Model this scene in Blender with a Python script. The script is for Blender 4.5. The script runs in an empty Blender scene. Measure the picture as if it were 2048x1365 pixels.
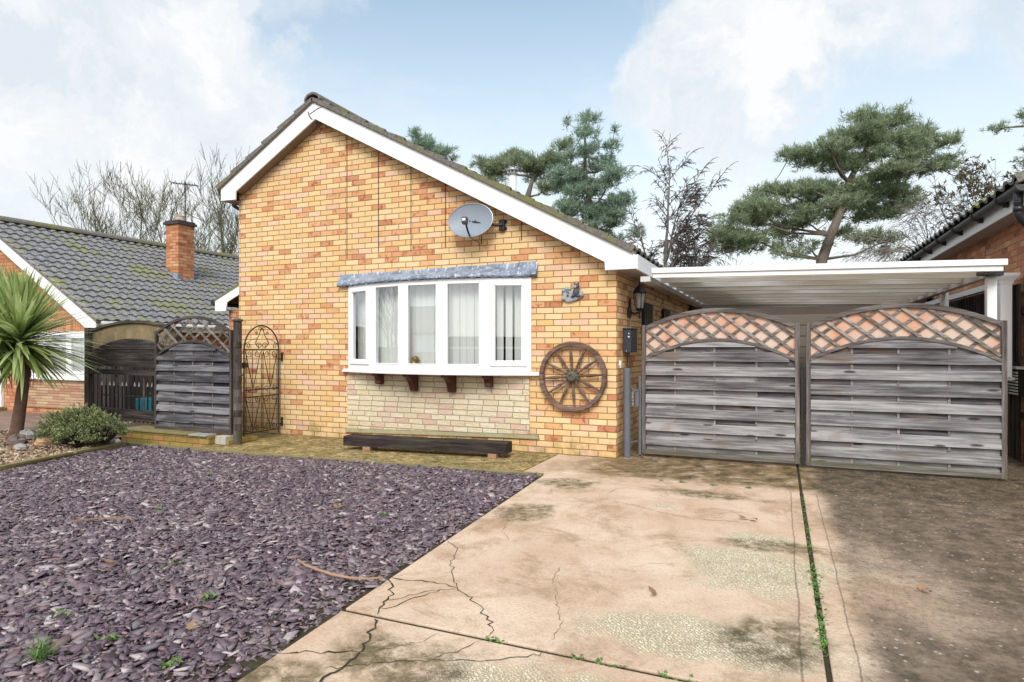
import bpy, bmesh, math, random
import numpy as np
from mathutils import Vector, Matrix
random.seed(7); RNG = np.random.default_rng(11)
C = bpy.data.collections.new('place'); bpy.context.scene.collection.children.link(C)
R = math.radians

# ------------------------------------------------------------------ mesh builder
class MB:
    def __init__(s): s.v = []; s.f = []
    def add(s, vs, fs):
        b = len(s.v); s.v += [tuple(p) for p in vs]; s.f += [tuple(i + b for i in f) for f in fs]; return s
    def box(s, x0, x1, y0, y1, z0, z1):
        return s.add([(x0,y0,z0),(x1,y0,z0),(x1,y1,z0),(x0,y1,z0),(x0,y0,z1),(x1,y0,z1),(x1,y1,z1),(x0,y1,z1)],
                     [(0,3,2,1),(4,5,6,7),(0,1,5,4),(1,2,6,5),(2,3,7,6),(3,0,4,7)])
    def bar(s, p, q, w, h, up=(0,0,1)):
        p, q = Vector(p), Vector(q); d = (q - p).normalized(); u = Vector(up)
        if abs(d.dot(u)) > .99: u = Vector((0,1,0))
        a = d.cross(u).normalized() * w/2; b = a.cross(d).normalized() * h/2
        return s.add([p-a-b,p+a-b,p+a+b,p-a+b,q-a-b,q+a-b,q+a+b,q-a+b],
                     [(0,1,2,3),(4,7,6,5),(0,4,5,1),(1,5,6,2),(2,6,7,3),(3,7,4,0)])
    def tube(s, pts, r, n=6, cap=True, closed=False):
        pts = [Vector(p) for p in pts]; m = len(pts)
        if not hasattr(r, '__len__'): r = [r]*m
        b = len(s.v); prev = None
        for i, p in enumerate(pts):
            if closed: d = pts[(i+1) % m] - pts[i-1]
            else: d = pts[min(i+1, m-1)] - pts[max(i-1, 0)]
            if d.length < 1e-9: d = Vector((0,0,1))
            d.normalize()
            if prev is None:
                a = d.orthogonal().normalized()
            else:
                a = prev - d*prev.dot(d)
                a = a.normalized() if a.length > 1e-6 else d.orthogonal().normalized()
            prev = a; c = d.cross(a)
            for k in range(n):
                t = 2*math.pi*k/n
                s.v.append(tuple(p + (a*math.cos(t) + c*math.sin(t))*r[i]))
        for i in range(m if closed else m-1):
            j = (i+1) % m
            for k in range(n):
                l = (k+1) % n
                s.f.append((b+i*n+k, b+i*n+l, b+j*n+l, b+j*n+k))
        if cap and not closed:
            s.f.append(tuple(b+k for k in range(n-1,-1,-1))); s.f.append(tuple(b+(m-1)*n+k for k in range(n)))
        return s
    def prism(s, poly, axis, a, b):
        n = len(poly)
        def P(u, v, t): return {'y': (u,t,v), 'x': (t,u,v), 'z': (u,v,t)}[axis]
        vs = [P(u,v,a) for u,v in poly] + [P(u,v,b) for u,v in poly]
        fs = [tuple(range(n)), tuple(range(2*n-1, n-1, -1))] + [(i,(i+1)%n,n+(i+1)%n,n+i) for i in range(n)]
        return s.add(vs, fs)
    def lathe(s, prof, c, axis=(0,0,1), n=16):
        d = Vector(axis).normalized(); a = d.orthogonal().normalized(); e = d.cross(a); c = Vector(c); b = len(s.v); m = len(prof)
        for r, h in prof:
            for k in range(n):
                t = 2*math.pi*k/n; s.v.append(tuple(c + d*h + (a*math.cos(t)+e*math.sin(t))*max(r,1e-4)))
        for i in range(m-1):
            for k in range(n):
                l = (k+1) % n; s.f.append((b+i*n+k,b+i*n+l,b+(i+1)*n+l,b+(i+1)*n+k))
        s.f.append(tuple(b+k for k in range(n-1,-1,-1))); s.f.append(tuple(b+(m-1)*n+k for k in range(n)))
        return s
    def blob(s, c, r, n=10, jit=0., seed=0):
        rn = random.Random(seed); c = Vector(c); prof = []
        rx, ry, rz = r if hasattr(r, '__len__') else (r, r, r)
        b = len(s.v); m = n//2 + 1
        for i in range(m+1):
            ph = math.pi*i/m
            for k in range(n):
                t = 2*math.pi*k/n; j = 1 + rn.uniform(-jit, jit)
                s.v.append(tuple(c + Vector((rx*math.sin(ph)*math.cos(t)*j, ry*math.sin(ph)*math.sin(t)*j, rz*math.cos(ph)*j))))
        for i in range(m):
            for k in range(n):
                l = (k+1) % n; s.f.append((b+i*n+k,b+(i+1)*n+k,b+(i+1)*n+l,b+i*n+l))
        return s

def link(name, vs, fs, mat, smooth=False, bevel=0, recalc=True):
    me = bpy.data.meshes.new(name); me.from_pydata(vs, [], fs); me.validate()
    if recalc and len(fs) < 30000:
        bm = bmesh.new(); bm.from_mesh(me); bmesh.ops.recalc_face_normals(bm, faces=bm.faces); bm.to_mesh(me); bm.free()
    if smooth: me.polygons.foreach_set('use_smooth', [True]*len(me.polygons))
    me.materials.append(mat)
    o = bpy.data.objects.new(name, me); C.objects.link(o)
    if bevel:
        m = o.modifiers.new('bevel', 'BEVEL'); m.width = bevel; m.segments = 2; m.limit_method = 'ANGLE'; m.angle_limit = R(40)
    return o
def root_of(o):
    while o.parent: o = o.parent
    return o
def part(name, mb, mat, parent=None, smooth=False, bevel=0, local=False, label=None):
    vs = mb.v
    if parent is not None and not local:
        L = root_of(parent).location; vs = [(x-L.x, y-L.y, z-L.z) for x,y,z in vs]
    o = link(name, vs, mb.f, mat, smooth, bevel)
    if parent is not None: o.parent = parent
    if label: o['label'] = label
    return o
def tag(o, label, cat, group=None):
    o['label'] = label; o['category'] = cat
    if group: o['group'] = group
    return o
def thing(name, label, cat, loc=(0,0,0), rz=0, group=None):
    o = bpy.data.objects.new(name, None); C.objects.link(o); o.location = loc; o.rotation_euler = (0,0,rz); o.empty_display_size = .2
    return tag(o, label, cat, group)
def single(name, mb, mat, label, cat, base=(0,0,0), smooth=False, bevel=0, group=None):
    o = link(name, [(x-base[0],y-base[1],z-base[2]) for x,y,z in mb.v], mb.f, mat, smooth, bevel); o.location = base
    return tag(o, label, cat, group)
def struct(name, mb, mat, kind='structure', bevel=0):
    o = link(name, mb.v, mb.f, mat, bevel=bevel); o['kind'] = kind; return o
def copy_tree(o, parent=None):
    c = o.copy(); C.objects.link(c); c.parent = parent
    for ch in list(o.children): copy_tree(ch, c)
    return c

# ------------------------------------------------------------------ node helpers
def S(r, g, b, k=1.):
    f = lambda c: ((c/255.)/12.92 if c/255. <= .04045 else (((c/255.)+.055)/1.055)**2.4)*k
    return (f(r), f(g), f(b), 1)
class NT:
    def __init__(s, name, rough=.8, spec=.3):
        s.m = bpy.data.materials.new(name); s.m.use_nodes = True; s.t = s.m.node_tree; s.t.nodes.clear()
        s.out = s.n('ShaderNodeOutputMaterial'); s.b = s.n('ShaderNodeBsdfPrincipled', Roughness=rough)
        s.b.inputs['Specular IOR Level'].default_value = spec
        s.t.links.new(s.b.outputs[0], s.out.inputs[0]); s._p = None
    def n(s, ty, props=None, **inp):
        nd = s.t.nodes.new(ty)
        for k, v in (props or {}).items(): setattr(nd, k, v)
        for k, v in inp.items(): s.set(nd, k.replace('_', ' '), v)
        return nd
    def set(s, nd, k, v):
        i = nd.inputs[k]
        if isinstance(v, bpy.types.NodeSocket): s.t.links.new(v, i)
        elif v is not None:
            if hasattr(i.default_value, '__len__') and len(i.default_value) == 4 and hasattr(v,'__len__') and len(v) == 3: v = (*v, 1)
            i.default_value = v
    def M(s, op, a, b=None, c=None, clamp=False):
        nd = s.n('ShaderNodeMath', {'operation': op, 'use_clamp': clamp})
        for i, v in enumerate((a, b, c)):
            if v is not None: s.set(nd, i, v)
        return nd.outputs[0]
    def VM(s, op, a, b=None, out=0):
        nd = s.n('ShaderNodeVectorMath', {'operation': op})
        s.set(nd, 0, a)
        if b is not None: s.set(nd, 1, b)
        return nd.outputs[out]
    def pos(s):
        if s._p is None: s._p = s.n('ShaderNodeTexCoord').outputs['Object']
        return s._p
    def xyz(s, v): 
        nd = s.n('ShaderNodeSeparateXYZ', Vector=v); return nd.outputs
    def vec(s, x, y, z=0.):
        nd = s.n('ShaderNodeCombineXYZ'); s.set(nd,0,x); s.set(nd,1,y); s.set(nd,2,z); return nd.outputs[0]
    def noise(s, v, scale, detail=4, rough=.55, dist=0., out=0):
        return s.n('ShaderNodeTexNoise', Vector=v, Scale=scale, Detail=detail, Roughness=rough, Distortion=dist).outputs[out]
    def ramp(s, f, stops, interp='LINEAR'):
        nd = s.n('ShaderNodeValToRGB', Fac=f); e = nd.color_ramp.elements; nd.color_ramp.interpolation = interp
        while len(e) < len(stops): e.new(.5)
        for el, (p, c) in zip(e, stops): el.position = p; el.color = c if len(c) == 4 else (*c, 1)
        return nd.outputs[0]
    def mix(s, f, a, b, mode='MIX'):
        nd = s.n('ShaderNodeMix', {'data_type': 'RGBA', 'blend_type': mode})
        s.set(nd, 0, f); s.set(nd, 6, a); s.set(nd, 7, b); return nd.outputs[2]
    def smooth(s, v, a, b):
        return s.n('ShaderNodeMapRange', {'interpolation_type': 'SMOOTHSTEP'}, Value=v, From_Min=a, From_Max=b).outputs[0]
    def island(s): return s.n('ShaderNodeNewGeometry').outputs['Random Per Island']
    def color(s, c): s.set(s.b, 'Base Color', c)
    def bump(s, h, dist=.01, strength=.6):
        s.set(s.b, 'Normal', s.n('ShaderNodeBump', Strength=strength, Distance=dist, Height=h).outputs[0])
    def blob(s, p2, cx, cy, rx, ry, nz, amp=1.9, soft=.5):
        d = s.VM('LENGTH', s.VM('MULTIPLY', s.VM('SUBTRACT', p2, (cx,cy,0)), (1/rx,1/ry,0)), out=1)
        d = s.M('ADD', d, s.M('MULTIPLY', s.M('SUBTRACT', nz, .5), amp))
        return s.smooth(d, 1.1, 1.1-soft)

def plain(name, col, rough=.6, spec=.3, metal=0., var=.12, scale=6., bump=0., dirt=None):
    t = NT(name, rough, spec); nz = t.noise(t.pos(), scale, 5)
    c = t.mix(nz, tuple(x*(1-var) for x in col[:3]), tuple(x*(1+var) for x in col[:3]))
    if dirt: c = t.mix(t.smooth(t.noise(t.pos(), scale*.4, 8, .7), .52, .75), c, dirt)
    t.color(c); t.b.inputs['Metallic'].default_value = metal
    if bump: t.bump(t.noise(t.pos(), scale*6, 4), bump)
    return t.m

def brick(name, palette, mortar, bw=.225, bh=.075, rough_face=0., joints=(), blotch=(150,62,40), moss=0., zoff=0., joint_w=.0052, stagger=True, stain=None):
    t = NT(name, .88, .2); P = t.pos(); x, y, z = t.xyz(P)
    u = t.M('ADD', x, y); v = t.M('ADD', z, zoff+20*bh)
    wob = t.noise(P, 9., 3)
    v = t.M('ADD', v, t.M('MULTIPLY', t.M('SUBTRACT', t.noise(P, 2.2, 2), .5), .006))
    row = t.M('FLOOR', t.M('DIVIDE', v, bh))
    if stagger: off = t.M('MULTIPLY', t.M('MODULO', row, 2.), .5)
    else: off = t.n('ShaderNodeTexWhiteNoise', {'noise_dimensions': '1D'}, W=row).outputs[0]
    uu = t.M('ADD', t.M('ADD', t.M('DIVIDE', u, bw), off), 200.)
    col = t.M('FLOOR', uu); fu = t.M('FRACT', uu); fv = t.M('FRACT', t.M('DIVIDE', v, bh))
    wn = t.n('ShaderNodeTexWhiteNoise', {'noise_dimensions': '2D'}, Vector=t.vec(col, row)); r1 = wn.outputs[0]
    r2 = t.xyz(wn.outputs[1])
    du = t.M('MULTIPLY', t.M('MINIMUM', fu, t.M('SUBTRACT', 1., fu)), bw); dv = t.M('MULTIPLY', t.M('MINIMUM', fv, t.M('SUBTRACT', 1., fv)), bh)
    d = t.M('ADD', t.M('MINIMUM', du, dv), t.M('MULTIPLY', t.M('SUBTRACT', t.noise(P, 70., 2), .5), .0035))
    face = t.smooth(d, joint_w*.55, joint_w*1.35)
    c = t.ramp(r1, palette, 'CONSTANT'); mean = [sum(q[1][i] for q in palette[:5])/len(palette[:5]) for i in range(3)]; c = t.mix(.16, c, (*mean, 1))
    hv = t.noise(t.VM('MULTIPLY', P, (1,1,3)), 16., 5, .65)
    c = t.mix(t.smooth(hv, .3, .75), t.mix(.86, c, (0,0,0,1), 'MIX') if False else c, t.mix(.28, c, S(236,200,150,.7)))
    c = t.mix(t.M('MULTIPLY', t.M('SUBTRACT', r2[1], .5), .5), c, (1,1,1,1), 'SOFT_LIGHT')
    if blotch:
        bm = t.M('MULTIPLY', t.smooth(t.noise(P, 11., 3, .5, .6), .52, .66), t.smooth(r2[0], .74, .92))
        c = t.mix(t.M('MULTIPLY', bm, .62), c, S(*blotch, .8))
    fine = t.noise(P, 160., 3)
    c = t.mix(t.M('MULTIPLY', fine, .22), c, (.12,.08,.05,1)); mott = t.noise(t.VM('ADD', P, t.vec(r1, r2[2], r1)), 26., 4, .6); c = t.mix(t.M('MULTIPLY', t.smooth(mott, .48, .78), .20), c, t.mix(.5, c, S(214,140,92,.8)))
    mc = t.mix(t.noise(P, 3., 5), tuple(k*.75 for k in mortar[:3]), tuple(min(1,k*1.15) for k in mortar[:3]))
    c = t.mix(face, mc, c)
    if joints:
        jm = None
        for jx, jz in joints:
            m = t.M('MULTIPLY', t.M('LESS_THAN', t.M('ABSOLUTE', t.M('SUBTRACT', t.M('ADD', x, t.M('MULTIPLY', t.M('SUBTRACT', wob, .5), .008)), jx)), .0075), t.M('GREATER_THAN', z, jz))
            jm = m if jm is None else t.M('MAXIMUM', jm, m)
        jm = t.M('MULTIPLY', jm, t.M('LESS_THAN', t.M('ABSOLUTE', y), .3))
        c = t.mix(t.M('MULTIPLY', jm, .9), c, (.05,.035,.025,1)); face = t.M('SUBTRACT', face, jm)
    big = t.noise(P, .9, 6, .65)
    c = t.mix(t.smooth(big, .5, .8), c, t.mix(.22, c, (.2,.15,.08,1)))
    sv = t.noise(t.VM('MULTIPLY', P, (7,7,.45)), 1.6, 5, .65); c = t.mix(t.M('MULTIPLY', t.smooth(sv, .58, .80), .13), c, (.16,.11,.06,1))
    if moss:
        mk = t.M('MULTIPLY', t.smooth(t.M('ADD', z, t.M('MULTIPLY', t.M('SUBTRACT', big, .5), .5)), moss, moss*.1), t.smooth(t.noise(P, 5., 5, .7), .35, .7))
        c = t.mix(t.M('MULTIPLY', mk, .6), c, (.14,.13,.03,1))
    if stain: c = stain(t, c, x, y, z)
    t.color(c)
    h = t.M('ADD', t.M('MULTIPLY', face, .8), t.M('MULTIPLY', t.noise(P, 55., 4, .65), .25))
    if rough_face: h = t.M('ADD', h, t.M('MULTIPLY', t.M('MULTIPLY', face, t.noise(t.VM('MULTIPLY', P, (1,1,1.6)), 22., 5, .7, .5)), rough_face))
    t.bump(h, .012 if rough_face else .007, .8)
    return t.m

def wood(name, dark, mid, light, axis='x', tone=None, rough=.85, streak=1., green=0., knots=True):
    t = NT(name, rough, .15); rnd = t.island(); P = t.pos()
    P = t.VM('ADD', P, t.VM('SCALE', (13.1,7.7,9.3)) if False else t.vec(t.M('MULTIPLY', rnd, 37.), t.M('MULTIPLY', rnd, 19.), t.M('MULTIPLY', rnd, 53.)))
    k = {'x': (1,8,24), 'y': (24,1,24), 'z': (24,24,1)}[axis]; k2 = {'x': (.9,3,5), 'y': (5,.9,5), 'z': (5,5,.9)}[axis]
    g = t.noise(t.VM('MULTIPLY', P, k), 1.6, 7, .62, .3); b = t.noise(t.VM('MULTIPLY', P, k2), 1.5, 4, .6, .8)
    f = t.M('ADD', t.M('MULTIPLY', g, .72), t.M('MULTIPLY', b, .43)); f = t.M('ADD', f, t.M('MULTIPLY', t.M('SUBTRACT', rnd, .5), .22*streak))
    c = t.ramp(f, [(.38, dark), (.56, mid), (.74, light)])
    if knots:
        kx = {'x': (2.2,1,9), 'y': (9,2.2,9), 'z': (9,9,2.2)}[axis]
        vo = t.n('ShaderNodeTexVoronoi', Vector=t.VM('MULTIPLY', P, kx), Scale=1.).outputs['Distance']
        c = t.mix(t.M('MULTIPLY', t.smooth(vo, .17, .08), .85), c, (.03,.02,.018,1))
    if tone: c = t.mix(t.M('MULTIPLY', t.smooth(t.noise(P, 2.1, 3), .55, .7), .45), c, tone)
    if green:
        z = t.xyz(t.pos())[2]
        c = t.mix(t.M('MULTIPLY', t.smooth(t.M('ADD', z, t.M('MULTIPLY', b, .5)), .55, .2), green), c, (.12,.13,.05,1))
    t.color(c); t.bump(t.noise(t.VM('MULTIPLY', P, k), 3.2, 6, .7), .004, .7)
    return t.m

# ------------------------------------------------------------------ materials
PAL = [(0., S(242,204,146,.94)), (.22, S(244,212,162,.94)), (.40, S(239,195,132,.92)), (.56, S(241,200,152,.93)), (.68, S(237,194,166,.93)), (.78, S(237,178,126,.90)), (.87, S(228,156,110,.87)), (.94, S(220,140,96,.85)), (.98, S(200,116,84,.82))]
JX = [(-3.913,2.57),(-3.372,2.64),(-2.841,2.61),(-2.305,2.63),(-1.773,2.64),(-1.214,2.65)]
m_brick = brick('buff brick', PAL, S(164,130,90,.76), joints=JX, moss=.34, blotch=(160,64,44))
PAL2 = [(0., S(218,150,108,.85)), (.25, S(208,136,94,.85)), (.5, S(226,170,128,.85)), (.7, S(194,118,84,.85)), (.88, S(172,98,76,.85))]
m_brick_left = brick('orange brick', PAL2, S(170,130,100,.7))
PAL3 = [(0., S(200,126,90,.9)), (.22, S(214,140,100,.9)), (.45, S(228,170,132,.9)), (.6, S(182,104,78,.9)), (.8, S(212,152,116,.9)), (.92, S(160,96,80,.9))]
m_brick_right = brick('brown rustic brick', PAL3, S(168,142,120,.75), blotch=(110,50,40), bw=.225)
PALS = [(0., S(240,226,194,.92)), (.3, S(234,220,184,.92)), (.5, S(243,232,204,.93)), (.76, S(236,208,190,.92)), (.89, S(230,194,178,.92))]
m_stone = brick('split cream stone', PALS, S(196,178,142,.75), bw=.215, bh=.0725, rough_face=2.2, blotch=None, moss=.32, zoff=.02, stagger=False, joint_w=.0045)
PALN = [(0., S(214,178,148,.78)), (.3, S(196,148,126,.78)), (.55, S(222,196,150,.78)), (.78, S(190,130,112,.78))]
m_stone_left = brick('thin coursed stone', PALN, S(180,150,120,.7), bw=.36, bh=.055, rough_face=.9, blotch=None, stagger=False, joint_w=.004)
m_wallette = brick('mossy low brick', [(0., S(206,174,92,.6)), (.4, S(190,160,80,.6)), (.7, S(212,150,96,.6))], S(150,128,70,.55), moss=.3, blotch=None)
def white(name, k=.82, rough=.35, dirt=.12):
    t = NT(name, rough, .45); P = t.pos(); nz = t.noise(t.VM('MULTIPLY', P, (3,3,.7)), 3., 6, .7)
    t.color(t.mix(t.M('MULTIPLY', t.smooth(nz, .5, .85), dirt), (k,k,k*1.005,1), (.42,.4,.34,1))); return t.m
m_white = white('white upvc', .82, .35, .18); m_barge = white('white painted board', .80, .45, .26)
m_cream = white('weathered cream timber', .55, .6, .55)
def glass():
    t = NT('window glass'); g = t.n('ShaderNodeBsdfGlossy', Roughness=.0, Color=(.95,.97,1,1)); tr = t.n('ShaderNodeBsdfTransparent', Color=(.97,.98,.975,1)); ge = t.n('ShaderNodeNewGeometry')
    cs = t.M('ABSOLUTE', t.VM('DOT_PRODUCT', ge.outputs['Incoming'], ge.outputs['Normal'], out=1)); fr = t.M('ADD', .05, t.M('MULTIPLY', .95, t.M('POWER', t.M('SUBTRACT', 1., cs), 5.)))
    f = t.M('MULTIPLY', t.M('MULTIPLY', fr, 4.6, clamp=True), t.M('SUBTRACT', 1., ge.outputs['Backfacing']))
    mx = t.n('ShaderNodeMixShader'); t.set(mx,0,f); t.set(mx,1,tr.outputs[0]); t.set(mx,2,g.outputs[0]); t.t.links.new(mx.outputs[0], t.out.inputs[0]); return t.m
m_glass = glass()
m_black = plain('black painted metal', (.018,.018,.02,1), .45, .4, var=.3)
m_blackplastic = plain('black plastic', (.02,.021,.025,1), .38, .5, var=.2)
m_iron = plain('rusty wrought iron', (.045,.03,.024,1), .7, .3, var=.5, scale=20)
m_steel = plain('grey painted steel', (.12,.13,.15,1), .45, .4, var=.2, scale=8, dirt=(.04,.04,.045,1))
m_galv = plain('galvanised metal', (.35,.36,.38,1), .4, .5, .6)
m_dark = plain('dark soil', (.03,.026,.02,1), .95, .1, var=.4, scale=30)
m_joint = plain('wet joint', (.045,.036,.022,1), .9, .1, var=.5, scale=40, dirt=(.06,.075,.02,1))
m_gate = wood('weathered grey gate board', (.045,.039,.042,1), (.165,.154,.157,1), (.36,.348,.346,1), 'x', tone=(.17,.105,.06,1), streak=1.3, green=.35)
m_gatepost = wood('weathered grey gate frame', (.055,.044,.042,1), (.15,.128,.12,1), (.29,.265,.25,1), 'z', green=.3, knots=False)
m_gaterail = wood('weathered grey gate rail', (.055,.045,.042,1), (.15,.13,.122,1), (.28,.255,.24,1), 'x', green=.3, knots=False)
m_lattice = wood('grey lattice strip', (.07,.058,.05,1), (.20,.175,.155,1), (.38,.35,.315,1), 'x', knots=False)
m_fence = wood('dark stained fence board', (.022,.021,.026,1), (.085,.082,.09,1), (.25,.24,.25,1), 'x', streak=1.2, tone=(.07,.045,.03,1))
m_fencedark = wood('dark brown fence board', (.012,.010,.010,1), (.035,.029,.027,1), (.085,.072,.066,1), 'x')
m_fencepost = wood('dark brown post', (.028,.022,.02,1), (.075,.06,.053,1), (.16,.135,.12,1), 'z', green=.3)
m_trellis = wood('black brown slat', (.012,.01,.01,1), (.03,.025,.024,1), (.07,.06,.055,1), 'z')
m_sleeper = wood('tarred sleeper', (.010,.008,.008,1), (.030,.022,.021,1), (.07,.055,.048,1), 'x', tone=(.05,.06,.025,1))
m_wheel = wood('red brown wheel wood', (.05,.032,.026,1), (.125,.072,.052,1), (.24,.17,.14,1), 'x', tone=(.11,.105,.10,1), knots=False)
m_corbel = plain('maroon stained corbel', (.075,.022,.018,1), .45, .4, var=.3)
def sheet_pink():
    t = NT('faded pink plastic sheet', .55, .3); P = t.pos(); a = t.noise(P, 5., 5, .7); b = t.noise(t.VM('MULTIPLY', P, (30,30,5)), 1.5, 4, .7); w = t.noise(t.VM('MULTIPLY', P, (1.6,1,1.2)), 1.3, 2)
    c = t.mix(t.smooth(w, .42, .70), S(222,196,178,.88), S(224,160,126,.86)); c = t.mix(t.M('MULTIPLY', t.smooth(a, .42, .75), .7), c, S(204,190,176,.85))
    c = t.mix(t.M('MULTIPLY', t.smooth(b, .55, .8), .5), c, S(130,100,76,.7)); t.color(c); return t.m
m_sheet = sheet_pink()
def sheet_green():
    t = NT('algae stained sheet', .75, .2); P = t.pos(); a = t.noise(P, 4., 6, .7); b = t.noise(t.VM('MULTIPLY', P, (14,14,2)), 1.5, 4, .7); z = t.xyz(P)[2]
    c = t.mix(t.smooth(a, .35, .7), S(132,120,92,.8), S(170,146,112,.8)); c = t.mix(t.M('MULTIPLY', t.smooth(b, .5, .8), .6), c, S(90,84,58,.7))
    c = t.mix(t.M('MULTIPLY', t.smooth(t.M('ADD', z, t.M('MULTIPLY', a, .3)), 1.55, 1.35), .45), c, S(196,110,80,.75)); t.color(c); return t.m
m_sheetgreen = sheet_green()
def lead():
    t = NT('weathered lead', .55, .4); P = t.pos(); a = t.noise(P, 6., 7, .7); b = t.noise(t.VM('MULTIPLY', P, (20,20,2)), 1.6, 4, .6)
    c = t.mix(t.smooth(a, .3, .7), S(98,110,128,.85), S(150,162,180,.88)); c = t.mix(t.M('MULTIPLY', t.smooth(b, .52, .66), .65), c, S(215,225,236,.95)); c = t.mix(t.M('MULTIPLY', t.smooth(t.noise(P, 8., 6, .7), .56, .70), .35), c, S(70,82,100,.8)); t.color(c); t.bump(a, .02, .4); return t.m
m_lead = lead()
def tiles(name, base, light, moss, mossamt):
    t = NT(name, .85, .2); P = t.pos(); a = t.noise(P, 26., 5, .7); b = t.noise(P, 1.1, 5, .65); cst = t.noise(P, 7., 6, .75)
    c = t.mix(t.smooth(a, .3, .75), base, light); c = t.mix(t.M('MULTIPLY', t.smooth(cst, .60, .70), .55), c, (.42,.42,.36,1))
    mk = t.M('MULTIPLY', t.smooth(t.M('ADD', t.M('MULTIPLY', b, .6), t.M('MULTIPLY', cst, .5)), .585-mossamt, .70-mossamt), .85)
    c = t.mix(mk, c, moss); t.color(c); t.bump(a, .006, .6); return t.m
m_tile = tiles('dark concrete tile', (.085,.085,.09,1), (.30,.30,.305,1), (.18,.19,.05,1), .028)
m_tile_main = tiles('grey brown concrete tile', (.10,.09,.08,1), (.23,.21,.19,1), (.17,.17,.06,1), .06)
m_under = plain('grey mortar verge', (.30,.275,.235,1), .9, .1, var=.3, scale=12)
m_soffit_brown = plain('brown verge soffit', (.24,.18,.13,1), .7, .2, var=.25)
m_soffit = plain('buff soffit board', (.42,.36,.32,1), .7, .2, var=.15)
m_blind = plain('pale blind fabric', (.80,.81,.78,1), .85, .15, var=.04)
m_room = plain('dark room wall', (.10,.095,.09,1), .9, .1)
m_curtain = plain('net curtain', (.70,.69,.70,1), .9, .1, var=.1)

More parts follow.
